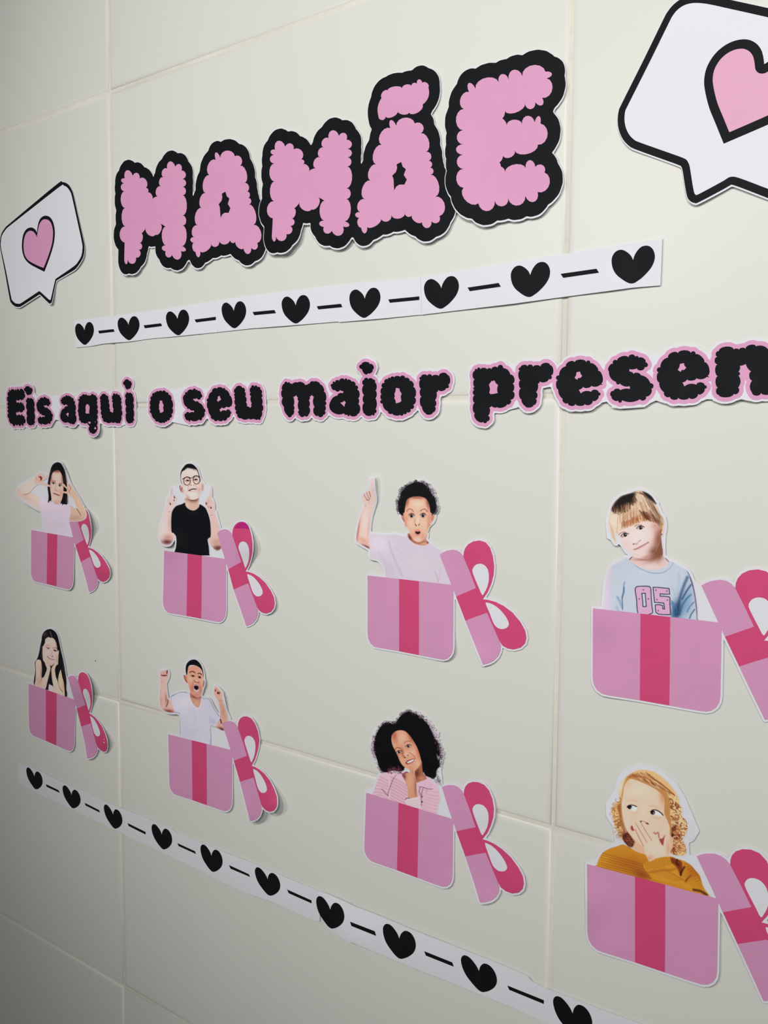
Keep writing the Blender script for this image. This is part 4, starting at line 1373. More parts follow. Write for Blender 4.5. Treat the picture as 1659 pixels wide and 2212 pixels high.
def child_number():
    K = Print(1295, 1050, 7.5, (222, 300), 1.0, (230, 227, 232))
    body = K.poly([(440, 1160), (480, 1205), (600, 1290), (800, 1350), (960, 1345), (1080, 1290), (1125, 1220), (1190, 1232), (1290, 1290), (1420, 1370), (1480, 1480), (1530, 1640),
                   (1560, 1800), (1585, 2000), (1588, 2150), (1588, 2260), (60, 2260), (60, 2000), (80, 1760), (100, 1560), (140, 1400), (210, 1290), (330, 1220)], (202, 209, 221), CLOTH, sil=True)
    K.poly([(60, 2260), (60, 2000), (80, 1760), (100, 1560), (140, 1400), (200, 1310), (170, 1500), (150, 1760), (160, 2000), (160, 2260)], (222, 210, 226), clip=body, soft=12)
    K.glow(160, 1560, 30, 200, (226, 200, 218), .7, 6, body)
    K.glow(160, 1950, 30, 200, (230, 200, 220), .6, 0, body)
    K.glow(700, 1500, 300, 120, (204, 214, 228), .7, 0, body)
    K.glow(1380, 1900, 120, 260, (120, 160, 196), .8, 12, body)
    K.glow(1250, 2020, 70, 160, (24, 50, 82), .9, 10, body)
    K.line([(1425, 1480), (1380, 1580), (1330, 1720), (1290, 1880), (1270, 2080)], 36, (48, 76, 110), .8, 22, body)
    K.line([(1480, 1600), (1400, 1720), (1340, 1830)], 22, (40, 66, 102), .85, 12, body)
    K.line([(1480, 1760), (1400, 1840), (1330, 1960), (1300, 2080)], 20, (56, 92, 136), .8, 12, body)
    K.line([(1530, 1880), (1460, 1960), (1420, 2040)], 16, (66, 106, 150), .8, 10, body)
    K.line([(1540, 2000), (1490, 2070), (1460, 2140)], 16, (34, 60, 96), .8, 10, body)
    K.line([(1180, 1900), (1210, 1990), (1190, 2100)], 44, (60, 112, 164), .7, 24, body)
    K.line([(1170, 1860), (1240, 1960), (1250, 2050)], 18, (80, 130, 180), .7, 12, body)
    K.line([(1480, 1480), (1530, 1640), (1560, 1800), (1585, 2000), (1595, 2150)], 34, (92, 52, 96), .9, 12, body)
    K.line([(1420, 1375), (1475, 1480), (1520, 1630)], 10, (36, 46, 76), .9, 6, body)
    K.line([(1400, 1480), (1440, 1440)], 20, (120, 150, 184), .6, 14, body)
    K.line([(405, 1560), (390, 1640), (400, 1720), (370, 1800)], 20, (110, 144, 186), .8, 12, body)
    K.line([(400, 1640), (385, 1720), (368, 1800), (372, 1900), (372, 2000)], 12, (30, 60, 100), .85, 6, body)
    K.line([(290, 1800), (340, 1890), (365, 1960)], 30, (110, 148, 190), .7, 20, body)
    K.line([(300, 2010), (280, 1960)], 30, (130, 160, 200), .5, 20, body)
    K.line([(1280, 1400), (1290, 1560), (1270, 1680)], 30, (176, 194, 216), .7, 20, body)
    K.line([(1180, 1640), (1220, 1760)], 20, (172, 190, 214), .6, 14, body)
    K.line([(480, 1205), (600, 1300), (780, 1390), (960, 1412), (1090, 1370), (1170, 1290), (1195, 1240)], 8, (120, 140, 170), .8, 5, body)
    K.line([(800, 1405), (960, 1415), (1090, 1375)], 6, (130, 150, 176), .7, 5, body)
    neck = K.poly([(480, 1195), (530, 1140), (640, 1120), (900, 1080), (1020, 1000), (1030, 1130), (1080, 1170), (1122, 1225), (1080, 1290), (960, 1345), (800, 1350), (600, 1288)],
                  (232, 204, 190), SKIN, sil=True)
    K.glow(900, 1150, 140, 60, (140, 92, 66), .9, -25, neck)
    K.glow(960, 1080, 60, 120, (130, 86, 58), .9, 0, neck)
    K.glow(700, 1190, 140, 22, (170, 120, 100), .8, 0, neck)
    K.glow(840, 1310, 140, 30, (238, 216, 206), .8, 0, neck)
    K.line([(480, 1195), (530, 1145)], 12, (40, 34, 44), .9, 4)
    K.line([(1070, 1170), (1122, 1225)], 10, (50, 44, 54), .9, 4)
    K.line([(930, 1180), (950, 1240)], 20, (196, 150, 130), .5, 12, neck)
    K.poly([(980, 560), (1040, 560), (1055, 640), (1045, 730), (1020, 790), (985, 790), (965, 720)], (236, 198, 172), SKIN, sil=True)
    K.line([(1040, 600), (1000, 660), (1010, 720)], 14, (170, 112, 84), .8, 8)
    K.dot(1015, 795, 18, 20, (60, 42, 40), .95)
    K.dot(1020, 788, 6, 6, (200, 190, 180), .8)
    K.poly([(900, 560), (1010, 560), (1000, 800), (1020, 1000), (1020, 1120), (880, 1120), (800, 1100)], (140, 92, 64), SKIN, soft=8)
    K.poly([(300, 560), (900, 520), (1000, 600), (980, 720), (700, 700), (330, 800)], (196, 146, 104), HAIR, soft=8)
    face = K.poly([(300, 760), (340, 600), (500, 540), (700, 520), (860, 540), (960, 600), (975, 720), (980, 860), (960, 960), (900, 1070), (820, 1140), (720, 1178), (620, 1165), (530, 1120),
                   (450, 1050), (390, 970), (340, 870)], (242, 216, 202), SKIN, sil=True)
    K.glow(965, 860, 90, 240, (150, 98, 66), .95, 8, face)
    K.glow(890, 1060, 100, 80, (136, 88, 60), .9, -35, face)
    K.glow(780, 1150, 120, 30, (176, 126, 104), .7, -15, face)
    K.glow(640, 820, 120, 120, (250, 228, 216), .8, 0, face)
    K.glow(800, 800, 60, 80, (250, 222, 206), .7, 0, face)
    K.glow(430, 950, 50, 60, (240, 204, 192), .5, 0, face)
    K.glow(900, 640, 60, 60, (206, 156, 122), .7, 0, face)
    hair = K.poly([(560, 85), (620, 65), (690, 75), (780, 110), (850, 165), (895, 230), (930, 285), (915, 300), (950, 360), (985, 450), (1030, 500), (1048, 580), (1040, 620), (1000, 600), (975, 680),
                   (955, 640), (920, 600), (880, 590), (800, 580), (720, 570), (660, 590), (590, 640), (545, 640), (480, 665), (400, 700), (330, 730), (290, 790), (255, 770), (270, 900), (262, 925), (200, 830),
                   (160, 720), (145, 600), (160, 470), (195, 340), (250, 250), (340, 165), (430, 130), (520, 105)], (222, 196, 168), HAIR, soft=7, sil=True)
    K.glow(240, 560, 110, 180, (238, 220, 204), .9, 0, hair)
    K.glow(520, 420, 200, 90, (226, 196, 160), .6, 0, hair)
    K.glow(950, 560, 60, 110, (110, 66, 46), .8, 0, hair)
    K.strands([(300, 350), (480, 330), (620, 260), (720, 160)], [(280, 760), (480, 660), (700, 580), (950, 620)], 130, [(238, 218, 196), (206, 164, 130), (190, 142, 106), (232, 208, 182), (170, 116, 84)], 13, .6, 14, hair)
    K.strands([(380, 560), (520, 500), (660, 450), (780, 420)], [(380, 690), (520, 650), (680, 580), (880, 590)], 70, [(176, 104, 62), (196, 124, 78), (150, 86, 54)], 14, .55, 8, hair)
    K.strands([(640, 380), (720, 400), (820, 380)], [(740, 540), (840, 590), (960, 620)], 46, [(110, 60, 44), (86, 48, 40), (150, 100, 74)], 13, .7, 8, hair)
    K.strands([(700, 110), (790, 190), (850, 260)], [(900, 480), (960, 560), (1020, 590)], 60, [(92, 60, 46), (226, 200, 170), (130, 92, 68), (204, 172, 140)], 11, .65, 8, hair)
    dark = K.poly([(200, 350), (260, 245), (345, 165), (430, 130), (520, 105), (580, 120), (560, 190), (540, 260), (480, 290), (430, 330), (380, 345), (330, 400), (290, 390), (240, 410), (210, 400)],
                  (34, 26, 27), clip=hair, soft=30, cover=False)
    K.strands([(210, 330), (330, 300), (450, 260), (570, 160)], [(225, 450), (340, 470), (450, 430), (620, 260)], 110, [(36, 26, 24), (60, 38, 32), (120, 76, 52), (190, 144, 104)], 9, .75, 6, hair)
    K.poly([(700, 85), (780, 112), (850, 165), (900, 235), (928, 290), (900, 280), (870, 260), (800, 210), (740, 160)], (38, 30, 33), clip=hair, soft=22, cover=False)
    K.strands([(560, 90), (640, 80)], [(760, 150), (800, 200)], 12, [(150, 110, 90), (96, 64, 52)], 9, .7, 5, hair)
    K.strands([(150, 540), (165, 640), (190, 760)], [(235, 740), (250, 860), (265, 920)], 16, [(226, 204, 190), (196, 150, 130)], 8, .6, 6)
    K.line([(290, 815), (330, 770), (380, 745), (420, 745)], 12, (130, 86, 66), .8, 6)
    K.line([(570, 655), (620, 632), (680, 630)], 12, (150, 96, 70), .7, 6)
    for x, y, g in ((410, 792, -14), (662, 675, -12)):
        eye(K, x, y, 58, 27, g, (28, 20, 20), (6, 0), (36, 24, 24), (220, 208, 204), 28)
    K.line([(345, 810), (375, 830)], 18, (120, 80, 70), .5, 8)
    K.line([(545, 940), (580, 935), (600, 940), (640, 895), (668, 880)], 12, (160, 100, 86), .85, 6)
    K.dot(550, 940, 12, 10, (110, 56, 50), .9)
    K.glow(600, 900, 50, 30, (250, 222, 208), .6, 0, face)
    K.line([(560, 1030), (620, 1005), (700, 962), (750, 935), (795, 912)], 13, (150, 70, 66), .95, 5)
    K.line([(600, 1030), (680, 1000), (760, 950)], 14, (222, 160, 150), .7, 8)
    K.line([(540, 1025), (575, 1032)], 8, (190, 130, 116), .7, 5)
    K.line([(780, 900), (800, 920)], 8, (190, 130, 116), .7, 5)
    # the number on the shirt
    pk, nv = (222, 176, 206), (26, 28, 52)
    K.poly([(580, 1660), (610, 1628), (700, 1622), (790, 1625), (830, 1660), (838, 1800), (850, 1950), (862, 2040), (835, 2070), (800, 2076), (680, 2060), (620, 2055), (608, 1960), (600, 1840), (585, 1740)], pk, soft=5, cover=False)
    K.line([(618, 2050), (608, 1960), (600, 1840), (585, 1740), (578, 1670), (605, 1630), (700, 1622), (790, 1625), (828, 1655), (838, 1800), (850, 1950), (862, 2040), (840, 2066), (800, 2078)], 13, nv, 1, 4)
    K.poly([(685, 1740), (742, 1735), (748, 1840), (758, 1950), (705, 1955), (698, 1850)], (200, 210, 226), soft=4, sm=False, cover=False)
    K.line([(685, 1740), (742, 1735), (748, 1840), (758, 1950), (705, 1955), (698, 1850), (685, 1740)], 13, nv, 1, 4, sm=False)
    five = [(868, 1640), (960, 1642), (1080, 1655), (1130, 1660), (1132, 1700), (1138, 1752), (1060, 1752), (982, 1745), (985, 1785), (1060, 1785), (1130, 1795), (1142, 1820), (1140, 1920), (1148, 2000), (1150, 2080),
            (1080, 2085), (960, 2075), (915, 2050), (905, 1990), (902, 1925), (960, 1920), (1025, 1935), (1028, 1990), (1055, 1992), (1050, 1940), (1040, 1895), (960, 1888), (892, 1885), (880, 1780)]
    K.poly(five, pk, soft=5, sm=False, cover=False)
    K.line(five + five[:1], 13, nv, 1, 4, sm=False)
    for x, y in ((710, 1682), (645, 1828), (792, 1828), (915, 1688), (1088, 1702), (930, 1840), (1100, 1846), (952, 2020)):
        K.dot(x, y, 10, 10, (40, 36, 64), .9)
    return K


def child_chin():
    K = Print(65, 1350, 13.82, (102, 162), .75, (166, 168, 174))
    hair = K.poly([(560, 122), (640, 125), (740, 190), (810, 290), (850, 420), (890, 600), (930, 790), (980, 1000), (1020, 1200), (1050, 1400), (1075, 1550), (1090, 1720), (1085, 1900), (1110, 2050), (1090, 2190),
                   (1030, 2170), (900, 2150), (600, 1960), (440, 1930), (300, 1800), (140, 1800), (105, 1700), (135, 1500), (150, 1350), (138, 1150), (165, 1070), (220, 980), (270, 800), (305, 600), (340, 450), (350, 330),
                   (400, 220), (480, 150)], (17, 14, 16), HAIR, sil=True)
    K.glow(430, 270, 90, 90, (70, 44, 46), .8, 0, hair)
    K.line([(600, 200), (620, 270), (640, 340), (655, 380)], 12, (150, 130, 132), .8, 6, hair)
    K.line([(325, 600), (335, 800), (340, 1000)], 30, (64, 46, 52), .7, 16, hair)
    K.line([(370, 1150), (380, 1300), (370, 1450)], 26, (52, 40, 46), .6, 16, hair)
    K.line([(960, 1100), (1000, 1350), (1040, 1600)], 40, (48, 32, 32), .6, 22, hair)
    K.line([(600, 1450), (580, 1650), (560, 1800)], 24, (50, 34, 40), .6, 14, hair)
    K.line([(130, 1450), (110, 1700)], 30, (120, 84, 84), .6, 12)
    b = K.poly([(560, 1790), (600, 1790), (700, 1850), (720, 2060), (560, 2000)], (186, 160, 164), CLOTH)
    K.line([(575, 1770), (610, 1800), (640, 1830)], 14, (206, 186, 190), .8, 8)
    sk = (190, 160, 140)
    a1 = K.poly([(175, 1080), (230, 1035), (310, 1050), (340, 1150), (350, 1350), (345, 1560), (400, 1560), (460, 1440), (500, 1310), (470, 1220), (430, 1110), (390, 1060), (370, 900), (370, 700), (380, 630),
                 (430, 720), (520, 1020), (560, 1150), (600, 1230), (605, 1330), (570, 1480), (520, 1680), (450, 1920), (300, 1880), (145, 1800), (160, 1650), (170, 1400), (160, 1200)], sk, SKIN, sil=True)
    K.glow(330, 1480, 30, 200, (150, 120, 96), .8, 0, a1)
    K.glow(230, 1120, 60, 60, (206, 174, 142), .6, 0, a1)
    K.glow(250, 1700, 70, 140, (166, 136, 112), .6, 0, a1)
    K.line([(350, 1580), (330, 1640), (280, 1720)], 14, (130, 98, 78), .7, 10, a1)
    K.glow(500, 1550, 30, 160, (206, 176, 150), .6, 18, a1)
    a2 = K.poly([(850, 760), (862, 780), (850, 900), (840, 1050), (830, 1180), (790, 1200), (750, 1290), (745, 1380), (770, 1540), (820, 1680), (870, 1860), (960, 2000), (1030, 2100), (1020, 2170), (900, 2120), (720, 2060), (700, 1860),
                 (660, 1650), (640, 1450), (635, 1320), (660, 1250), (700, 1200), (740, 1080), (780, 950), (800, 820)], (192, 162, 138), SKIN, sil=True)
    K.line([(800, 840), (790, 960), (770, 1090)], 9, (130, 84, 72), .8, 6, a2)
    K.line([(830, 900), (810, 1020), (800, 1150)], 9, (120, 76, 66), .8, 6, a2)
    K.glow(760, 1700, 40, 200, (206, 178, 150), .6, -18, a2)
    a3 = K.poly([(915, 1330), (930, 1400), (960, 1550), (1000, 1700), (1025, 1900), (1035, 2100), (1010, 2120), (960, 1980), (870, 1860), (838, 1720), (838, 1600), (870, 1440)], (194, 162, 130), SKIN)
    K.line([(835, 1700), (850, 1800), (900, 1900)], 14, (100, 70, 56), .8, 8, a3)
    K.glow(990, 1850, 30, 120, (170, 126, 96), .7, 0, a3)
    face = K.poly([(540, 365), (620, 385), (670, 385), (740, 450), (785, 560), (805, 680), (815, 800), (790, 950), (750, 1080), (700, 1170), (640, 1225), (590, 1215), (540, 1150), (480, 1060), (410, 1000), (380, 880), (378, 740),
                   (400, 620), (440, 540), (455, 430)], (192, 160, 144), SKIN)
    K.glow(600, 500, 100, 80, (202, 172, 154), .7, 0, face)
    K.glow(790, 620, 30, 120, (166, 128, 100), .7, 0, face)
    K.glow(500, 830, 60, 60, (206, 172, 158), .7, 0, face)
    K.glow(720, 900, 50, 60, (206, 166, 150), .6, 0, face)
    K.glow(640, 1190, 70, 40, (170, 128, 112), .6, 0, face)
    K.line([(480, 610), (530, 602), (580, 625)], 22, (140, 106, 96), .7, 12, face)
    K.line([(690, 695), (740, 680), (800, 705)], 20, (96, 66, 62), .7, 12, face)
    K.line([(475, 655), (520, 680), (560, 690), (590, 680)], 18, (96, 66, 62), .9, 8, face)
    K.dot(540, 700, 30, 18, (80, 54, 54), .9)
    K.dot(745, 770, 40, 20, (40, 28, 30), .95, 10)
    K.line([(700, 745), (745, 745), (795, 775)], 16, (60, 40, 40), .9, 8)
    K.line([(660, 780), (645, 850), (670, 915)], 12, (130, 92, 82), .7, 8)
    K.dot(665, 940, 26, 14, (62, 34, 34), .9)
    K.dot(600, 915, 16, 10, (140, 100, 90), .7)
    K.line([(518, 930), (535, 970), (590, 1005), (660, 1030), (720, 1035)], 18, (110, 60, 58), .95, 6)
    K.line([(560, 1035), (620, 1060), (690, 1060)], 18, (196, 140, 130), .6, 10)
    K.line([(515, 1040), (520, 1090), (550, 1150)], 9, (130, 92, 80), .8, 6)
    K.line([(590, 1215), (640, 1230), (680, 1210)], 14, (70, 44, 40), .7, 8)
    return K


def child_shout():
    K = Print(335, 1415, 10.054, (167, 202), .85, (190, 191, 200))
    sk = (204, 166, 148)
    a1 = K.poly([(100, 390), (130, 345), (200, 322), (270, 320), (300, 370), (300, 450), (270, 540), (240, 600), (245, 720), (260, 850), (285, 960), (350, 980), (420, 1090), (430, 1240), (350, 1252), (250, 1235), (170, 1190),
                 (120, 1110), (95, 980), (100, 820), (110, 650), (110, 520)], sk, SKIN, sil=True)
    K.glow(130, 1000, 30, 160, (186, 140, 118), .6, 0, a1)
    K.glow(300, 1220, 120, 40, (120, 62, 50), .9, 8, a1)
    K.glow(240, 950, 30, 120, (150, 100, 82), .7, -5, a1)
    K.line([(285, 970), (275, 1050), (240, 1120)], 16, (70, 36, 34), .9, 8, a1)
    K.dot(200, 445, 70, 16, (96, 40, 38), .9, 0, a1)
    K.dot(262, 365, 14, 48, (84, 36, 34), .9, 6, a1)
    K.line([(130, 410), (150, 440)], 12, (120, 62, 56), .8, 6, a1)
    K.line([(180, 370), (200, 420), (205, 440)], 9, (140, 82, 72), .8, 5, a1)
    K.line([(225, 350), (245, 400), (245, 440)], 9, (140, 82, 72), .8, 5, a1)
    K.line([(120, 575), (190, 578)], 9, (160, 110, 96), .7, 6, a1)
    K.glow(180, 750, 40, 160, (214, 178, 160), .6, 0, a1)
    a2 = K.poly([(1295, 665), (1320, 680), (1380, 730), (1440, 800), (1465, 850), (1465, 960), (1500, 1080), (1545, 1200), (1575, 1330), (1590, 1430), (1600, 1600), (1490, 1645), (1400, 1610), (1310, 1560), (1360, 1450), (1405, 1360),
                 (1415, 1250), (1400, 1120), (1370, 1000), (1310, 900), (1275, 830), (1275, 740)], (198, 156, 134), SKIN, sil=True)
    K.dot(1375, 825, 36, 26, (90, 36, 34), .9, 20, a2)
    K.dot(1310, 770, 16, 26, (110, 50, 46), .8, 0, a2)
    K.line([(1330, 720), (1360, 790)], 9, (140, 82, 72), .8, 5, a2)
    K.line([(1390, 780), (1420, 820)], 9, (140, 82, 72), .8, 5, a2)
    K.line([(1385, 985), (1455, 985)], 9, (150, 104, 90), .7, 6, a2)
    K.line([(1400, 1370), (1425, 1420), (1440, 1480)], 22, (40, 24, 26), .9, 8, a2)
    K.glow(1440, 1610, 80, 36, (80, 40, 36), .9, 20, a2)
    K.glow(1480, 1250, 40, 180, (176, 132, 110), .6, -10, a2)
    body = K.poly([(350, 890), (450, 840), (570, 800), (700, 815), (760, 850), (800, 1040), (860, 1120), (920, 1150), (980, 1110), (1005, 950), (990, 900), (1060, 940), (1120, 935), (1180, 970), (1260, 1120), (1330, 1240), (1405, 1340),
                   (1410, 1390), (1360, 1460), (1310, 1560), (1210, 1545), (1200, 1620), (1215, 1760), (1210, 1950), (1180, 2020), (560, 1960), (545, 1740), (535, 1500), (528, 1280), (430, 1240), (385, 1100), (350, 980)],
                  (188, 184, 198), CLOTH, sil=True)
    K.line([(350, 900), (450, 842), (570, 800), (700, 818)], 14, (70, 74, 100), .9, 5)
    K.line([(990, 900), (1060, 940), (1120, 935), (1180, 970), (1260, 1120), (1330, 1240), (1405, 1340)], 12, (66, 68, 94), .9, 5)
    K.line([(440, 1240), (500, 1260), (528, 1290), (535, 1500), (545, 1740)], 11, (84, 84, 108), .85, 5)
    K.line([(1310, 1560), (1270, 1560), (1210, 1545), (1200, 1620), (1215, 1760), (1205, 1960)], 13, (70, 74, 104), .9, 5)
    K.line([(345, 900), (350, 980)], 9, (96, 96, 120), .7, 5)
    K.glow(700, 1000, 200, 120, (198, 192, 208), .6, 0, body)
    K.glow(1250, 1450, 70, 70, (166, 158, 178), .7, 0, body)
    K.line([(1190, 1330), (1190, 1480)], 26, (172, 166, 184), .7, 16, body)
    K.line([(820, 1180), (870, 1350), (850, 1500)], 30, (178, 174, 186), .6, 20, body)
    K.glow(800, 1700, 200, 160, (178, 174, 186), .5, 0, body)
    K.line([(740, 850), (770, 980), (820, 1090), (880, 1145), (940, 1150), (985, 1090), (1005, 980)], 16, (212, 194, 196), .8, 8)
    neck = K.poly([(750, 830), (780, 970), (830, 1070), (890, 1130), (940, 1138), (975, 1080), (1000, 960), (995, 880), (960, 850), (800, 790)], (186, 140, 112), SKIN, sil=True)
    K.glow(880, 900, 110, 40, (104, 54, 46), .9, 10, neck)
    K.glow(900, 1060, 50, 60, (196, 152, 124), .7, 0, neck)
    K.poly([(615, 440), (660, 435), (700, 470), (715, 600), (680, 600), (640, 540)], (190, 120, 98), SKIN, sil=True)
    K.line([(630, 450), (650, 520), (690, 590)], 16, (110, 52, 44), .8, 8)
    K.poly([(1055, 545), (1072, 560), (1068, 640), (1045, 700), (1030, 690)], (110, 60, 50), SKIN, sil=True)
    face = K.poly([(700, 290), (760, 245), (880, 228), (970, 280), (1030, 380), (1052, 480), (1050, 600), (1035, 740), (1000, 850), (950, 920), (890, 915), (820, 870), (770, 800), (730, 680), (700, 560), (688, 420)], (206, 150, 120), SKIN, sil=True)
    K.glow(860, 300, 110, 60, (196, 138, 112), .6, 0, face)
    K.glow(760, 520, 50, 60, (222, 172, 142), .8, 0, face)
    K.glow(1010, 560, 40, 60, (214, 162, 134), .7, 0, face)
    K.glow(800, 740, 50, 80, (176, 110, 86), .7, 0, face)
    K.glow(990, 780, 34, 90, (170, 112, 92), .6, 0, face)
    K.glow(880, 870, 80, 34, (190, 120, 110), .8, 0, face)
    K.poly([(690, 440), (670, 400), (662, 330), (665, 250), (690, 180), (750, 120), (830, 95), (890, 105), (950, 150), (1000, 220), (1035, 310), (1055, 420), (1055, 500), (1030, 380), (990, 300), (920, 245), (840, 220), (760, 225), (720, 270), (705, 350)],
           (14, 15, 20), HAIR, soft=5, sil=True)
    K.line([(755, 380), (785, 358), (830, 360), (865, 385)], 20, (60, 36, 34), .95, 6)
    K.line([(930, 405), (970, 395), (1012, 430)], 20, (60, 36, 34), .95, 6)
    K.line([(860, 400), (875, 440), (870, 480)], 9, (160, 104, 84), .6, 6)
    K.line([(780, 445), (820, 440), (855, 460)], 14, (60, 34, 32), .95, 6)
    K.dot(822, 458, 26, 17, (34, 20, 22), .95)
    K.line([(935, 465), (970, 465), (1000, 495)], 14, (60, 34, 32), .95, 6)
    K.dot(968, 487, 28, 18, (34, 20, 22), .95)
    K.line([(850, 545), (865, 580), (900, 590), (945, 600), (955, 575)], 12, (110, 54, 46), .85, 6)
    K.dot(880, 585, 12, 9, (70, 30, 28), .9)
    K.dot(935, 600, 12, 8, (80, 36, 32), .9)
    K.glow(905, 540, 26, 34, (226, 176, 148), .7)
    K.line([(835, 570), (815, 640), (815, 700)], 10, (150, 88, 72), .8, 6)
    K.line([(960, 610), (975, 680), (965, 740)], 10, (150, 88, 72), .8, 6)
    K.poly([(835, 690), (860, 640), (900, 632), (940, 655), (958, 710), (945, 770), (900, 792), (860, 770)], (206, 150, 142), soft=6, cover=False)
    K.poly([(845, 695), (868, 650), (905, 645), (938, 668), (945, 715), (930, 750), (895, 755), (862, 740)], (26, 14, 18), soft=5, cover=False)
    K.line([(872, 660), (905, 655), (930, 670)], 12, (226, 214, 210), .9, 4)
    K.line([(850, 735), (880, 775), (925, 782), (945, 745)], 12, (230, 214, 210), .9, 4)
    K.glow(890, 690, 30, 20, (20, 10, 14), .6)
    return K


def child_curly():
    K = Print(795, 1530, 9.412, (172, 238), .9, (216, 216, 223))
    body = K.poly([(330, 1290), (500, 1300), (640, 1300), (780, 1280), (980, 1400), (1180, 1360), (1300, 1480), (1400, 1570), (1440, 1700), (1460, 1820), (1420, 2000), (1390, 2150), (1380, 2260), (1000, 2150), (500, 1980), (90, 1800),
                   (110, 1700), (170, 1520), (240, 1360)], (224, 190, 202), CLOTH, sil=True)
    for i in range(9):
        y = 1380 + i * 62
        K.line([(130 - i * 10, y - 40 + i * 10), (260, y + 20), (400, y + 90)], 30, (210, 156, 174), .6, 10, body)
        K.line([(470, 1400 + i * 62), (620, 1470 + i * 64), (790, 1580 + i * 62)], 32, (208, 150, 170), .65, 10, body)
        K.line([(1110, 1650 + i * 62), (1250, 1690 + i * 66), (1460, 1720 + i * 70)], 30, (216, 164, 176), .6, 10, body)
    K.line([(520, 1420), (470, 1540), (430, 1660), (400, 1770)], 12, (120, 70, 84), .85, 6, body)
    K.line([(280, 1640), (350, 1720), (410, 1780)], 12, (110, 60, 72), .85, 6, body)
    K.line([(570, 1350), (530, 1420)], 16, (170, 110, 126), .7, 8, body)
    K.line([(1060, 1600), (1040, 1700), (1090, 1780)], 30, (150, 96, 104), .6, 16, body)
    K.line([(1120, 1620), (1080, 1780), (1090, 1900), (1080, 2000)], 16, (130, 70, 76), .7, 8, body)
    K.dot(1095, 1900, 18, 20, (96, 50, 46), .9)
    K.dot(1100, 1800, 14, 16, (100, 54, 54), .8)
    K.poly([(980, 1520), (1060, 1480), (1180, 1440), (1210, 1370), (1260, 1420), (1320, 1540), (1330, 1640), (1220, 1640), (1100, 1610), (1000, 1590)], (228, 186, 204), CLOTH)
    K.line([(1040, 1595), (1120, 1605), (1220, 1640), (1310, 1640)], 11, (96, 52, 66), .85, 5)
    K.line([(1200, 1640), (1180, 1720)], 10, (170, 116, 128), .7, 6)
    neck = K.poly([(940, 1250), (1080, 1100), (1120, 1300), (1180, 1400), (1180, 1440), (1060, 1490), (985, 1510), (960, 1400)], (196, 138, 100), SKIN)
    K.glow(980, 1330, 60, 100, (120, 62, 42), .85, 20, neck)
    K.glow(1090, 1420, 70, 40, (212, 158, 122), .7, 0, neck)
    K.glow(1150, 1400, 40, 60, (130, 76, 56), .6, 0, neck)
    hair = K.poly([(830, 60), (930, 90), (1040, 150), (1150, 240), (1240, 350), (1300, 470), (1360, 600), (1430, 700), (1460, 800), (1480, 900), (1490, 1000), (1460, 1080), (1460, 1180), (1400, 1260), (1390, 1370), (1330, 1440),
                   (1240, 1400), (1150, 1350), (1110, 1200), (1090, 1050), (1040, 820), (940, 560), (780, 460), (600, 450), (500, 520), (480, 700), (560, 950), (700, 1160), (740, 1250), (640, 1290), (520, 1270), (400, 1300), (290, 1290), (220, 1190), (190, 1080), (150, 960), (110, 860), (110, 740),
                   (130, 620), (180, 490), (240, 390), (330, 300), (420, 285), (500, 310), (560, 290), (620, 200), (700, 110), (770, 75)], (14, 13, 18), HAIR, soft=7, sil=True)
    rim = [(300, 1300), (220, 1200), (160, 1020), (110, 900), (100, 750), (130, 600), (190, 460), (270, 340), (380, 290), (500, 300), (570, 270), (650, 150), (740, 80), (830, 55), (940, 90), (1080, 160), (1200, 270), (1300, 420), (1340, 540), (1420, 680), (1470, 820), (1500, 960), (1480, 1120), (1430, 1230), (1400, 1370), (1460, 1480)]
    K.curls(rim, 14, 330, (10, 26), [(16, 13, 18), (40, 20, 30), (74, 36, 56)], 9, .9)
    K.curls([(900, 80), (1080, 150), (1230, 290), (1330, 430), (1400, 560)], 20, 60, (12, 26), [(150, 96, 120), (206, 164, 184), (110, 60, 80)], 8, .7)
    K.curls([(1380, 640), (1450, 800), (1490, 960)], 20, 40, (12, 26), [(96, 52, 70), (30, 18, 26), (150, 120, 132)], 8, .7)
    K.curls([(120, 560), (90, 760), (110, 940), (170, 1080)], 16, 46, (10, 22), [(150, 84, 104), (206, 166, 184), (84, 40, 56)], 8, .65)
    K.curls([(430, 1260), (520, 1250), (620, 1260), (700, 1270)], 26, 60, (16, 34), [(150, 84, 110), (96, 44, 62), (60, 26, 40)], 10, .7, region=HAIR)
    K.strands([(1300, 1380), (1400, 1400)], [(1400, 1560), (1510, 1590)], 14, [(30, 18, 24), (90, 60, 74)], 9, .8, 20, None, None, True, HAIR)
    K.strands([(1390, 920), (1440, 960)], [(1420, 1060), (1480, 1080)], 8, [(190, 180, 186)], 12, .6, 10)
    K.poly([(480, 450), (700, 400), (900, 480), (1080, 800), (1130, 1150), (1120, 1320), (980, 1180), (900, 1000), (700, 1250), (560, 1000), (450, 700)], (14, 13, 18), HAIR, soft=6)
    K.poly([(900, 1180), (1075, 1060), (1100, 1200), (1120, 1320), (1170, 1400), (985, 1490), (940, 1300)], (176, 116, 82), SKIN, soft=6)
    K.glow(990, 1330, 60, 100, (110, 56, 38), .85, 20)
    K.glow(1090, 1420, 60, 36, (212, 158, 122), .7)
    face = K.poly([(560, 470), (660, 445), (760, 470), (850, 560), (920, 660), (980, 760), (1030, 880), (1065, 1000), (1080, 1100), (1040, 1180), (980, 1250), (930, 1290), (860, 1260), (780, 1220), (710, 1170), (650, 1080), (600, 960), (560, 880), (500, 760), (475, 640), (490, 540)],
                  (222, 166, 128), SKIN)
    K.glow(540, 560, 60, 120, (170, 84, 56), .8, -15, face)
    K.glow(880, 600, 50, 140, (170, 92, 64), .85, -30, face)
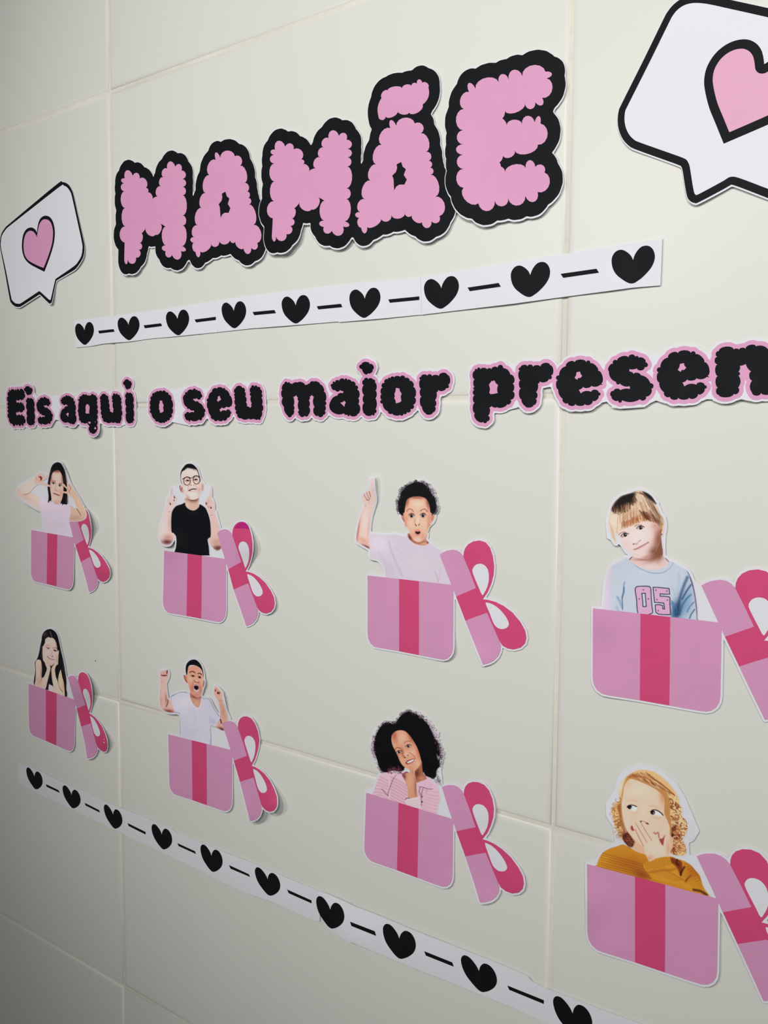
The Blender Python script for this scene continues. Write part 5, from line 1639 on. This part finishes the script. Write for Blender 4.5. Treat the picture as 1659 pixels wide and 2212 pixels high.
    K.glow(1020, 900, 36, 160, (206, 122, 82), .8, -15, face)
    K.glow(680, 600, 100, 90, (238, 190, 156), .8, 0, face)
    K.glow(600, 1000, 40, 120, (206, 122, 84), .8, -25, face)
    K.glow(900, 900, 60, 60, (240, 192, 156), .8, 0, face)
    K.glow(1000, 1120, 50, 80, (236, 190, 160), .7, 0, face)
    K.glow(700, 900, 30, 100, (160, 84, 58), .7, -10, face)
    K.glow(700, 1060, 50, 50, (232, 176, 140), .7, 0, face)
    K.glow(780, 930, 40, 50, (242, 198, 164), .8, 0, face)
    K.line([(545, 850), (570, 810), (620, 800), (660, 820)], 16, (130, 72, 50), .8, 8)
    K.line([(735, 710), (770, 680), (820, 664), (860, 672)], 12, (130, 76, 54), .8, 6)
    eye(K, 628, 888, 58, 26, -22, (36, 24, 24), (4, 2), (46, 26, 26), (196, 182, 176), 26)
    eye(K, 818, 770, 56, 28, -16, (36, 24, 24), (0, 2), (46, 28, 28), (214, 200, 192), 27)
    K.line([(580, 930), (640, 940), (690, 910)], 10, (160, 96, 74), .7, 8)
    K.line([(780, 815), (830, 815), (880, 785)], 9, (170, 110, 86), .6, 8)
    K.line([(730, 970), (740, 1005), (770, 1000)], 12, (120, 60, 46), .8, 6)
    K.dot(750, 1002, 16, 10, (96, 40, 34), .9, -20)
    K.dot(808, 958, 15, 10, (110, 52, 42), .85, -20)
    K.line([(845, 900), (900, 940), (950, 990), (965, 1030)], 11, (160, 92, 70), .85, 6)
    K.poly([(765, 1105), (800, 1070), (850, 1050), (900, 1035), (935, 1025), (940, 1050), (910, 1090), (850, 1120), (790, 1135)], (120, 48, 48), soft=6, cover=False)
    K.poly([(790, 1098), (850, 1065), (930, 1035), (930, 1055), (890, 1090), (820, 1115)], (246, 238, 232), soft=5, cover=False)
    K.line([(765, 1105), (800, 1065), (850, 1048), (935, 1020)], 9, (170, 84, 78), .9, 5)
    K.line([(790, 1140), (850, 1130), (910, 1100)], 18, (206, 124, 110), .8, 8)
    hand = K.poly([(840, 1200), (870, 1180), (905, 1210), (925, 1290), (950, 1330), (970, 1420), (980, 1520), (985, 1640), (1000, 1760), (1010, 1820), (830, 1830), (800, 1600), (760, 1500), (715, 1400), (740, 1330), (800, 1300), (850, 1300), (845, 1250)],
                  (212, 158, 122), SKIN)
    K.glow(850, 1500, 50, 160, (224, 174, 138), .6, 0, hand)
    K.glow(970, 1600, 26, 200, (150, 92, 66), .7, 0, hand)
    K.glow(740, 1390, 34, 50, (120, 56, 56), .8, 0, hand)
    K.line([(740, 1330), (770, 1310), (830, 1310)], 10, (150, 90, 70), .7, 6)
    K.line([(905, 1300), (935, 1320)], 14, (140, 80, 60), .7, 6)
    K.dot(940, 1310, 12, 12, (240, 222, 206), .9)
    K.poly([(690, 1340), (720, 1320), (830, 1260), (840, 1290), (750, 1330), (715, 1400)], (120, 50, 64), soft=10, cover=False, alpha=.8)
    K.poly([(770, 1840), (880, 1830), (1010, 1800), (1040, 1810), (1060, 1920), (1080, 2060), (950, 2020), (780, 1960)], (232, 206, 210), CLOTH)
    for i in range(4):
        K.line([(780, 1900 + i * 45), (920, 1890 + i * 45), (1070, 1850 + i * 60)], 14, (214, 170, 180), .6, 8)
    K.line([(765, 1850), (800, 1825), (840, 1830)], 14, (60, 34, 40), .8, 8)
    return K


def child_mustard():
    K = Print(1280, 1650, 6.506, (258, 295), 1.0, (218, 216, 224))
    hb = (226, 186, 130)
    hair = K.poly([(560, 120), (640, 85), (760, 85), (860, 110), (960, 170), (1060, 260), (1150, 370), (1210, 480), (1230, 580), (1260, 640), (1250, 720), (1320, 800), (1340, 900), (1310, 990), (1270, 1060), (1310, 1150), (1320, 1240), (1280, 1290), (1180, 1290),
                   (1090, 1250), (1060, 1100), (1060, 800), (1000, 400), (700, 260), (520, 220), (440, 300), (420, 420), (410, 560), (440, 800), (470, 960), (560, 1080), (520, 1170), (440, 1100), (400, 1050), (360, 980), (310, 880), (280, 740), (260, 640), (320, 560), (370, 500),
                   (360, 400), (390, 290), (460, 190)], hb, HAIR, soft=9, sil=True)
    K.glow(390, 300, 60, 140, (240, 220, 190), .8, 0, hair)
    rnd = random.Random(11)
    K.strands([(500, 190), (560, 150), (640, 120), (740, 95)], [(1010, 480), (1060, 440), (1130, 420), (1200, 480)], 190, [(140, 80, 48), (170, 104, 62), (244, 214, 168), (206, 152, 100), (230, 194, 142)], 15, .8, 16, hair, rnd)
    K.poly([(480, 240), (500, 170), (580, 140), (640, 200), (760, 240), (900, 320), (1010, 440), (1080, 520), (1040, 680), (1010, 500), (940, 400), (820, 320), (680, 280), (560, 230)], (160, 92, 54), clip=hair, soft=22, cover=False, alpha=.75)
    K.strands([(520, 180), (640, 190), (800, 230)], [(840, 330), (960, 400), (1060, 520)], 90, [(232, 186, 130), (116, 62, 40), (206, 150, 96)], 12, .8, 10, hair, rnd)
    K.curls([(1060, 560), (1160, 620), (1180, 760), (1120, 820), (1240, 840), (1280, 960), (1200, 1040), (1260, 1180), (1180, 1220)], 40, 190, (24, 72), [(244, 214, 164), (150, 88, 50), (206, 150, 92), (120, 64, 42), (240, 206, 156), (232, 196, 144)], 16, .7, hair, rnd)
    K.poly([(1090, 900), (1180, 890), (1240, 960), (1230, 1060), (1160, 1120), (1200, 1200), (1110, 1230), (1085, 1150), (1080, 1000)], (120, 50, 34), clip=hair, soft=20, cover=False, alpha=.8)
    K.dot(1110, 1010, 30, 40, (40, 26, 34), .8)
    K.curls([(1120, 900), (1200, 960), (1150, 1080), (1220, 1160), (1280, 1100), (1130, 1220)], 30, 60, (18, 46), [(226, 176, 116), (170, 96, 58), (240, 206, 160), (96, 46, 34)], 12, .8, hair, rnd)
    K.curls([(1310, 790), (1360, 880), (1390, 970), (1340, 1050)], 16, 24, (14, 34), [(214, 200, 200), (206, 190, 186)], 10, .5, None, rnd)
    K.curls([(330, 560), (320, 700), (360, 820), (350, 940), (420, 1000), (400, 860)], 26, 90, (14, 40), [(236, 206, 156), (176, 108, 60), (206, 150, 96), (120, 66, 40)], 11, .75, None, rnd)
    K.poly([(380, 560), (415, 560), (430, 780), (470, 960), (440, 950), (390, 780), (350, 600)], (150, 80, 44), clip=hair, soft=14, cover=False, alpha=.8)
    K.poly([(420, 1020), (480, 980), (560, 1070), (590, 1100), (560, 1160), (520, 1170), (450, 1100)], (84, 28, 30), HAIR, soft=12)
    K.glow(550, 1120, 30, 40, (44, 22, 34), .8)
    K.line([(240, 620), (280, 590), (340, 560)], 16, (226, 176, 116), .8, 8)
    sw = K.poly([(60, 1420), (90, 1330), (150, 1240), (250, 1185), (350, 1155), (430, 1130), (520, 1170), (620, 1230), (720, 1262), (900, 1320), (1100, 1300), (1180, 1330), (1280, 1360), (1380, 1420), (1450, 1500), (1510, 1570), (1540, 1680), (1590, 1780), (1650, 1860), (1650, 1920), (50, 1520)],
                (206, 140, 46), CLOTH, sil=True)
    K.glow(560, 1420, 260, 120, (176, 100, 40), .7, 10, sw)
    K.glow(150, 1330, 90, 90, (222, 160, 56), .7, 0, sw)
    K.glow(700, 1560, 120, 60, (140, 66, 40), .7, 20, sw)
    for i in range(34):
        for j in range(9):
            x = 120 + i * 22 + (j % 2) * 11
            y = 1250 + j * 34 + i * 6
            if x < 820 and y < 1700:
                K.dot(x, y, 7, 8, (146, 74, 28), .7, 0, sw, 4)
    cuff = K.poly([(715, 1410), (790, 1370), (900, 1325), (1000, 1302), (1095, 1300), (1110, 1400), (1160, 1420), (1200, 1480), (1190, 1500), (1230, 1560), (1330, 1660), (1420, 1740), (1400, 1790), (1200, 1700), (1000, 1660), (860, 1620), (780, 1540), (730, 1470)], (212, 148, 50), CLOTH)
    for i in range(14):
        t = i / 13
        K.line([(735 + 350 * t, 1400 - 95 * t), (770 + 350 * t, 1490 - 85 * t)], 8, (164, 98, 36), .75, 4, cuff)
    for i in range(12):
        K.line([(800 + i * 34, 1520 + i * 12), (900 + i * 36, 1470 + i * 14), (1010 + i * 30, 1450 + i * 22)], 7, (170, 104, 38), .6, 4, cuff)
    K.line([(790, 1530), (960, 1500), (1120, 1490), (1180, 1470)], 24, (166, 96, 36), .6, 14, cuff)
    K.poly([(1100, 1320), (1180, 1340), (1250, 1380), (1260, 1480), (1240, 1580), (1200, 1480), (1150, 1420), (1110, 1390)], (120, 48, 26), soft=12, cover=False, alpha=.85)
    K.line([(1190, 1340), (1180, 1400), (1210, 1420)], 20, (60, 26, 22), .8, 10)
    K.line([(1290, 1450), (1250, 1520), (1240, 1560)], 24, (50, 22, 22), .9, 10)
    K.line([(1380, 1570), (1330, 1620), (1310, 1650)], 22, (110, 52, 24), .8, 12)
    K.glow(1400, 1520, 80, 100, (186, 104, 36), .7, -30, sw)
    for i in range(10):
        K.line([(1290 + i * 24, 1420 + i * 34), (1350 + i * 24, 1400 + i * 34), (1420 + i * 22, 1450 + i * 40)], 7, (150, 80, 30), .5, 4, sw)
    K.line([(1420, 1770), (1520, 1790), (1600, 1840)], 30, (80, 40, 24), .85, 12, sw)
    neck = K.poly([(590, 1090), (540, 1160), (620, 1230), (720, 1262), (800, 1240), (800, 1100)], (230, 190, 150), SKIN)
    K.glow(700, 1150, 80, 50, (206, 150, 108), .6, 0, neck)
    K.poly([(440, 280), (520, 190), (700, 230), (860, 310), (1030, 400), (1090, 560), (1090, 720), (1110, 880), (1100, 1180), (1060, 1280), (900, 1200), (600, 1120), (440, 900), (395, 640), (405, 460)], (196, 140, 86), HAIR, soft=8)
    K.poly([(460, 960), (600, 1080), (1085, 1000), (1088, 1240), (740, 1262), (560, 1180), (480, 1060)], (226, 186, 146), SKIN, soft=8)
    K.poly([(430, 1000), (490, 960), (570, 1070), (590, 1100), (560, 1165), (520, 1172), (450, 1100)], (100, 50, 40), HAIR, soft=14)
    K.curls([(450, 1000), (500, 1060), (530, 1130)], 18, 26, (10, 26), [(60, 28, 30), (170, 104, 62), (120, 64, 44)], 9, .7)
    face = K.poly([(520, 215), (600, 225), (700, 265), (820, 320), (930, 390), (1000, 480), (1010, 600), (1010, 700), (1060, 820), (1085, 900), (1080, 1020), (1050, 1120), (900, 1180), (720, 1160), (600, 1080), (540, 1010), (480, 930), (440, 820), (415, 680), (410, 540), (430, 420), (450, 300)],
                  (236, 204, 172), SKIN)
    K.glow(640, 380, 160, 110, (244, 216, 186), .8, 0, face)
    K.glow(480, 260, 60, 60, (236, 190, 140), .7, 0, face)
    K.glow(980, 470, 40, 120, (206, 146, 98), .7, -10, face)
    K.glow(480, 820, 50, 120, (240, 208, 190), .7, 0, face)
    K.glow(980, 860, 80, 60, (240, 200, 180), .7, 0, face)
    K.glow(720, 680, 60, 120, (242, 212, 182), .7, 0, face)
    K.line([(490, 520), (560, 505), (630, 530)], 18, (226, 176, 130), .5, 12)
    K.line([(800, 590), (880, 600), (960, 640)], 18, (222, 170, 124), .5, 12)
    K.poly([(490, 600), (540, 582), (600, 592), (625, 620), (610, 655), (570, 660), (530, 640)], (240, 230, 222), soft=5, cover=False)
    K.dot(522, 608, 34, 28, (24, 18, 20), 1, 15)
    K.line([(485, 605), (520, 582), (570, 582), (618, 600)], 13, (40, 26, 26), .95, 5)
    K.dot(545, 618, 9, 9, (236, 230, 226), .8)
    K.poly([(815, 690), (845, 655), (900, 660), (950, 690), (985, 725), (930, 730), (870, 715), (835, 710)], (240, 230, 222), soft=5, cover=False)
    K.dot(846, 684, 32, 30, (24, 18, 20), 1, 10)
    K.line([(815, 672), (850, 648), (900, 652), (950, 680), (992, 722)], 14, (40, 26, 26), .95, 5)
    K.dot(858, 690, 9, 9, (236, 230, 226), .8)
    K.line([(550, 690), (600, 690), (640, 672)], 9, (206, 156, 120), .6, 8)
    K.line([(840, 745), (900, 765), (960, 758)], 10, (206, 156, 120), .6, 8)
    K.dot(680, 812, 14, 10, (70, 30, 28), .95, 30)
    K.dot(768, 838, 22, 12, (90, 36, 32), .95, 20)
    K.line([(690, 800), (730, 815), (790, 850)], 10, (176, 110, 84), .7, 8)
    K.poly([(545, 870), (575, 880), (600, 930), (560, 940), (535, 905)], (170, 74, 64), soft=8, cover=False)
    K.line([(865, 965), (890, 985), (918, 965), (932, 1010), (932, 1050)], 17, (150, 74, 64), .75, 9)
    hand = K.poly([(560, 850), (590, 840), (600, 815), (640, 805), (665, 830), (690, 820), (730, 830), (800, 920), (840, 1000), (900, 1010), (940, 1060), (990, 1150), (1005, 1060), (1030, 1000), (1070, 1010), (1085, 1100), (1088, 1200), (1085, 1300), (1000, 1302), (900, 1325), (800, 1372),
                   (770, 1320), (740, 1260), (720, 1180), (660, 1080), (610, 980), (575, 910)], (240, 206, 174), SKIN)
    K.line([(600, 920), (650, 1030), (715, 1155)], 11, (180, 112, 92), .85, 5, hand)
    K.line([(605, 835), (680, 960), (765, 1105)], 10, (186, 124, 100), .85, 5, hand)
    K.line([(680, 830), (750, 950), (832, 1075)], 10, (186, 124, 100), .85, 5, hand)
    K.poly([(935, 1065), (985, 1045), (1016, 1000), (1004, 1070), (988, 1150)], (160, 78, 66), soft=9, cover=False)
    K.glow(880, 1180, 110, 90, (246, 216, 188), .7, 0, hand)
    K.glow(800, 1330, 60, 40, (206, 156, 116), .6, -20, hand)
    K.glow(1060, 1180, 24, 120, (206, 156, 120), .6, 0, hand)
    return K

# ------------------------------------------------------------------ gift boxes
cG = crop(750, 1010, 4.1475)
T_BOX = [(182, 967), (560, 1008), (950, 1052), (950, 1100), (949, 1350), (948, 1600), (942, 1648), (925, 1685), (897, 1711), (862, 1720), (800, 1711), (642, 1680), (465, 1645), (280, 1614),
         (240, 1604), (207, 1574), (187, 1530), (182, 1480)]
T_RIB = [(465, 998), (642, 1018), (643, 1350), (642, 1680), (465, 1645), (465, 1300)]
T_LID1 = [(828, 780), (858, 760), (892, 745), (945, 735), (985, 742), (1018, 765), (1040, 795), (1100, 940), (1153, 1080), (1064, 1117), (975, 1155), (900, 965)]
T_BAND = [(975, 1155), (1064, 1117), (1153, 1080), (1252, 1300), (1155, 1335), (1058, 1372)]
T_LID2 = [(1058, 1372), (1155, 1335), (1252, 1300), (1360, 1545), (1376, 1590), (1374, 1638), (1350, 1692), (1312, 1730), (1268, 1752), (1215, 1766), (1136, 1568)]
T_BOW = [(1040, 795), (1045, 755), (1058, 720), (1085, 686), (1130, 661), (1185, 653), (1238, 668), (1278, 715), (1303, 790), (1316, 880), (1311, 960), (1290, 1042), (1257, 1118), (1213, 1180), (1262, 1185),
         (1330, 1204), (1402, 1240), (1482, 1300), (1550, 1382), (1594, 1460), (1605, 1528), (1592, 1578), (1552, 1614), (1490, 1630), (1435, 1620), (1390, 1595), (1360, 1545), (1252, 1300), (1153, 1080), (1100, 940)]
T_H1 = [(1122, 932), (1131, 895), (1155, 870), (1190, 862), (1226, 872), (1255, 905), (1268, 952), (1268, 1010), (1255, 1068), (1232, 1115), (1210, 1142), (1180, 1078), (1150, 1008)]
T_H2 = [(1240, 1216), (1272, 1214), (1322, 1236), (1376, 1281), (1420, 1335), (1445, 1385), (1445, 1416), (1420, 1440), (1380, 1447), (1346, 1434), (1312, 1396), (1275, 1302)]
BOXREF = cG([(182, 967), (950, 1052), (948, 1738), (182, 1592)])
LREF = {'L1': (828, 780), 'L2': (1215, 1765), 'L3': (1210, 1183), 'L4': (1185, 653), 'L5': (1605, 1530), 'L6': (975, 1155), 'L7': (1058, 1372), 'L8': (1490, 1630), 'L9': (1153, 1080), 'L10': (1252, 1300), 'L11': (1316, 880)}


def homography(src, dst):
    rows = []
    for (x, y), (u, v) in zip(src, dst):
        rows.append([x, y, 1, 0, 0, 0, -u * x, -u * y, -u])
        rows.append([0, 0, 0, x, y, 1, -v * x, -v * y, -v])
    _, _, vt = np.linalg.svd(np.array(rows))
    H = vt[-1].reshape(3, 3)

    def f(P):
        q = np.concatenate([np.asarray(P, float), np.ones((len(P), 1))], 1) @ H.T
        return q[:, :2] / q[:, 2:]
    return f


def norm_h(src, dst):
    """homography with both point sets centred and scaled first"""
    src, dst = np.asarray(src, float), np.asarray(dst, float)
    cs, cd = src.mean(0), dst.mean(0)
    ks, kd = np.abs(src - cs).mean(), np.abs(dst - cd).mean()
    f = homography((src - cs) / ks, (dst - cd) / kd)
    return lambda P: f((np.asarray(P, float) - cs) / ks) * kd + cd


def warp(src, dst):
    """affine fit plus a smooth share of what it leaves over: the sheets are bent a little"""
    f = affine(src, dst)
    res = dst - f(src)

    def g(P):
        P = np.asarray(P, float)
        d2 = ((P[:, None, :] - src[None, :, :]) ** 2).sum(2)
        w = 1.0 / (d2 + 18.0 ** 2)
        return f(P) + (w[..., None] * res[None]).sum(1) / w.sum(1)[:, None]
    return g


def gift(cr, box4, lidpts, kid, kid_label, label, lift, base_px, fillers=(), kid_over=False, margin=0.0017, dark_tip=None):
    t = thing('gift_box_cutout', base_px, label, 'paper cutout', 'gift boxes with a child')
    fb = norm_h(BOXREF, cr(box4))
    ks = list(lidpts)
    src, dst = cG([LREF[k] for k in ks]), cr([lidpts[k] for k in ks])
    fl = warp(src, dst)
    box, rib = fb(cG(T_BOX)), fb(cG(T_RIB))
    l1, band, l2, bow, h1, h2 = [fl(cG(x)) for x in (T_LID1, T_BAND, T_LID2, T_BOW, T_H1, T_H2)]
    h1, h2 = smooth(h1, 3), smooth(h2, 3)
    K = kid()
    loops = [box, l1, band, l2, bow]
    ext = [(to_wall(np.array(s)), 0.0020) for s in K.sil] + [(to_wall(cr(f)), 0.0002) for f in fillers]
    big = offset_union([to_wall(l) for l in loops], margin, 0.0009, ext)
    big = [c for c in big if len(c) > 60]
    keep = [c for c in big if not any(d is not c and inside(c[:1], d)[0] for d in big)]
    # a gap between box and lid stays open
    area_ = lambda c: abs(np.sum(c[:, 0] * np.roll(c[:, 1], -1) - c[:, 1] * np.roll(c[:, 0], -1))) / 2
    paper([to_px(c) for c in keep], t, lift, M_PAPER, 7)
    b = ink('box', [box], M_PINK, t, lift, 3, 9)
    ink('ribbon', [rib], M_HOT, b, lift, 4, 9, 'magenta ribbon')
    lo_ = ink('lid', [l1], M_PINK, t, lift, 3.6, 9)
    ink('lid_end', [l2], M_PINK, lo_, lift, 3.6, 9)
    ink('lid_band', [band], M_HOT, lo_, lift, 4.2, 9, 'magenta band')
    bw = ink('bow', [bow, h1, h2], M_HOT, t, lift, 3, 9, 'magenta ribbon bow')
    ink('bow_loop', [h1], M_PAPER, bw, lift, 3, 9, 'white inside of the loop')
    ink('bow_loop', [h2], M_PAPER, bw, lift, 3, 9, 'white inside of the loop')
    if dark_tip is not None:
        ink('bow_tip', [cr(dark_tip)], M_DHOT, bw, lift, 4, 9, 'darker magenta tip')
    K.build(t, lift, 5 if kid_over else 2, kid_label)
    return t


g1 = crop(20, 980, 6.9125)
gift(g1, [(328, 1140), (968, 1252), (946, 2043), (325, 1888)],
     {'L6': (987, 1362), 'L9': (1110, 1282), 'L7': (1072, 1620), 'L10': (1205, 1540), 'L2': (1190, 2065), 'L3': (1168, 1405), 'L5': (1508, 1780), 'L8': (1400, 1920), 'L11': (1210, 1080)},
     child_peace, 'photo of a dark-haired child making two peace signs',
     'gift box cutout with a dark-haired child in pale pink top making peace signs',
     Lift(.0012, [(200, 1130, 26, .009), (225, 1230, 22, .0045), (60, 1090, 35, .007), (150, 1265, 35, .0018), (140, 1010, 30, .002)]), (120, 1270),
     [[(310, 600), (460, 640), (620, 760), (600, 380), (520, 440), (430, 460)], [(870, 500), (960, 520), (1110, 800), (1060, 960), (900, 800)], [(850, 250), (920, 430), (1130, 790), (1000, 700), (860, 520)], [(440, 300), (600, 330), (600, 480), (440, 450)],
      [(880, 1000), (1000, 1000), (1000, 1380), (940, 1250)], [(470, 860), (560, 860), (560, 1180), (495, 1170)], [(490, 270), (590, 300), (640, 160), (620, 400), (500, 330)]], kid_over=True)
g2 = crop(330, 980, 5.6715)
gift(g2, [(140, 1188), (896, 1290), (895, 2079), (121, 1932)],
     {'L1': (790, 970), 'L6': (925, 1418), 'L9': (1090, 1325), 'L7': (985, 1665), 'L10': (1165, 1590), 'L2': (1145, 2110), 'L3': (1130, 1445), 'L4': (1090, 832), 'L11': (1220, 1100), 'L5': (1495, 1830), 'L8': (1390, 1962)},
     child_glasses, 'photo of a smiling child with round glasses and a black shirt',
     'gift box cutout with a child in round glasses and black shirt pointing both fingers up',
     Lift(.0011, [(548, 1180, 30, .0075), (590, 1310, 28, .0025), (365, 1180, 30, .004), (430, 1340, 50, .0012)]), (440, 1335),
     [[(215, 400), (330, 405), (400, 600), (280, 620), (230, 500)], [(590, 300), (650, 370), (715, 400), (700, 560), (570, 600), (560, 460)], [(680, 1060), (830, 1150), (890, 1290), (690, 1260)],
      [(700, 700), (780, 700), (840, 920), (820, 1000), (720, 900)]], dark_tip=[(1000, 915), (1020, 880), (1055, 845), (1090, 833), (1130, 842), (1165, 875), (1185, 925), (1090, 915)])
gift(cG, [(182, 967), (950, 1052), (948, 1738), (182, 1592)], {k: v for k, v in LREF.items()},
     child_surprised, 'photo of an astonished child with short curly black hair',
     'gift box cutout with an astonished curly-haired child in pale shirt pointing one finger up',
     Lift(.0011, [(805, 1040, 40, .0045), (800, 1200, 40, .003), (985, 1420, 35, .003), (1040, 1430, 30, .002), (1000, 1180, 40, .001)]), (900, 1420),
     [[(850, 740), (1000, 730), (950, 1060), (800, 1000)], [(200, 580), (520, 590), (520, 640), (210, 640)], [(950, 1060), (975, 1153), (965, 1180), (945, 1120)]])
g4 = crop(1259, 1040, 4.0963)
gift(g4, [(90, 1122), (1228, 1250), (1214, 2060), (86, 1864)],
     {'L1': (1050, 920), 'L6': (1255, 1375), 'L9': (1515, 1283), 'L7': (1385, 1637), 'L10': (1648, 1556), 'L2': (1612, 2108), 'L3': (1602, 1410), 'L4': (1550, 778)},
     child_number, 'photo of a fair-haired child tilting the head',
     'gift box cutout with a fair-haired child in blue shirt numbered 05, head tilted',
     Lift(.0012, [(1290, 1330, 50, .0025), (1290, 1500, 60, .002), (1330, 1180, 50, .002), (1560, 1240, 50, .0015)]), (1420, 1530),
     [[(960, 860), (1060, 920), (1200, 1240), (1000, 1210)], [(200, 330), (260, 220), (300, 500), (390, 650), (420, 700), (330, 560), (215, 500)], [(720, 300), (735, 400), (725, 640), (690, 600)]])
g5 = crop(40, 1340, 6.9136)
gift(g5, [(150, 945), (845, 1188), (826, 1984), (158, 1692)],
     {'L1': (735, 855), 'L6': (868, 1320), 'L9': (1005, 1260), 'L7': (935, 1590), 'L10': (1075, 1540), 'L2': (1015, 2060), 'L3': (1055, 1390), 'L4': (970, 775), 'L11': (1090, 1080), 'L5': (1318, 1860), 'L8': (1280, 1965)},
     child_chin, 'photo of a long-haired child resting the chin in both hands',
     'gift box cutout with a child with long straight dark hair resting chin in both hands',
     Lift(.0012, [(190, 1490, 26, .009), (230, 1600, 22, .007), (190, 1640, 20, .003), (150, 1620, 30, .0012)]), (120, 1620),
     [[(700, 860), (740, 850), (830, 1190), (720, 1160)]])
g6 = crop(330, 1410, 5.6724)
gift(g6, [(190, 1000), (972, 1195), (966, 1972), (205, 1712)],
     {'L1': (845, 870), 'L6': (990, 1325), 'L9': (1155, 1260), 'L7': (1070, 1580), 'L10': (1232, 1530), 'L2': (1190, 2060), 'L3': (1212, 1390), 'L4': (1150, 780), 'L11': (1310, 1060), 'L5': (1520, 1830), 'L8': (1430, 1955)},
     child_shout, 'photo of a shouting child with both fists raised',
     'gift box cutout with a shouting short-haired child in grey T-shirt raising both fists',
     Lift(.0012, [(590, 1740, 34, .0105), (550, 1770, 30, .007), (375, 1540, 30, .003), (480, 1510, 26, .003), (440, 1480, 20, .002), (490, 1740, 40, .0015), (560, 1560, 30, .002)]), (440, 1730),
     [[(700, 900), (780, 900), (880, 950), (950, 1190), (700, 1120)], [(860, 480), (910, 700), (960, 810), (880, 860), (850, 700)]])
g7 = crop(760, 1520, 4.1475)
gift(g7, [(128, 798), (906, 1035), (900, 1674), (108, 1386)],
     {'L1': (808, 748), 'L6': (935, 1142), 'L9': (1108, 1108), 'L7': (1018, 1368), 'L10': (1195, 1335), 'L2': (1145, 1782), 'L3': (1170, 1218), 'L4': (1130, 705), 'L11': (1275, 940), 'L5': (1540, 1610), 'L8': (1440, 1705)},
     child_curly, 'photo of a smiling child with big curly dark hair',
     'gift box cutout with a smiling child with big curly dark hair and pink striped blouse',
     Lift(.0011, [(1040, 1950, 35, .0035), (1120, 1910, 35, .002), (950, 1920, 40, .002), (800, 1870, 40, .002), (1070, 1760, 40, .0025)]), (880, 1910),
     [[(760, 740), (820, 740), (895, 1030), (750, 980)], [(130, 770), (190, 760), (250, 630), (250, 800), (140, 800)], [(380, 160), (420, 110), (500, 130), (330, 220)], [(165, 330), (200, 230), (260, 180), (300, 300), (250, 600), (180, 470)], [(620, 80), (720, 180), (780, 330), (820, 480), (800, 600), (700, 400)], [(740, 560), (800, 600), (815, 750), (765, 765), (700, 690)]])
g8 = crop(1239, 1640, 3.8667)
gift(g8, [(112, 875), (1208, 1166), (1196, 1926), (116, 1566)],
     {'L1': (1028, 810), 'L6': (1245, 1280), 'L9': (1488, 1235), 'L7': (1370, 1545), 'L10': (1612, 1506), 'L2': (1585, 2018), 'L3': (1570, 1365), 'L4': (1480, 755)},
     child_mustard, 'photo of a child with blond curls holding a hand over the mouth',
     'gift box cutout with a blond curly child in mustard sweater covering the mouth',
     Lift(.0013, [(1270, 1950, 50, .0035), (1310, 2060, 50, .003), (1500, 2130, 60, .0025), (1310, 1780, 40, .002), (1600, 2000, 60, .0015)]), (1420, 2110),
     [[(270, 370), (340, 260), (370, 150), (410, 95), (540, 42), (650, 60), (760, 120), (860, 200), (930, 320), (990, 460), (1048, 600), (1000, 680), (960, 700), (965, 790), (850, 830), (350, 700), (330, 560), (275, 480)],
      [(95, 865), (170, 860), (210, 790), (330, 690), (400, 720), (250, 900)], [(850, 820), (1030, 790), (1180, 1150), (1050, 1100)]])
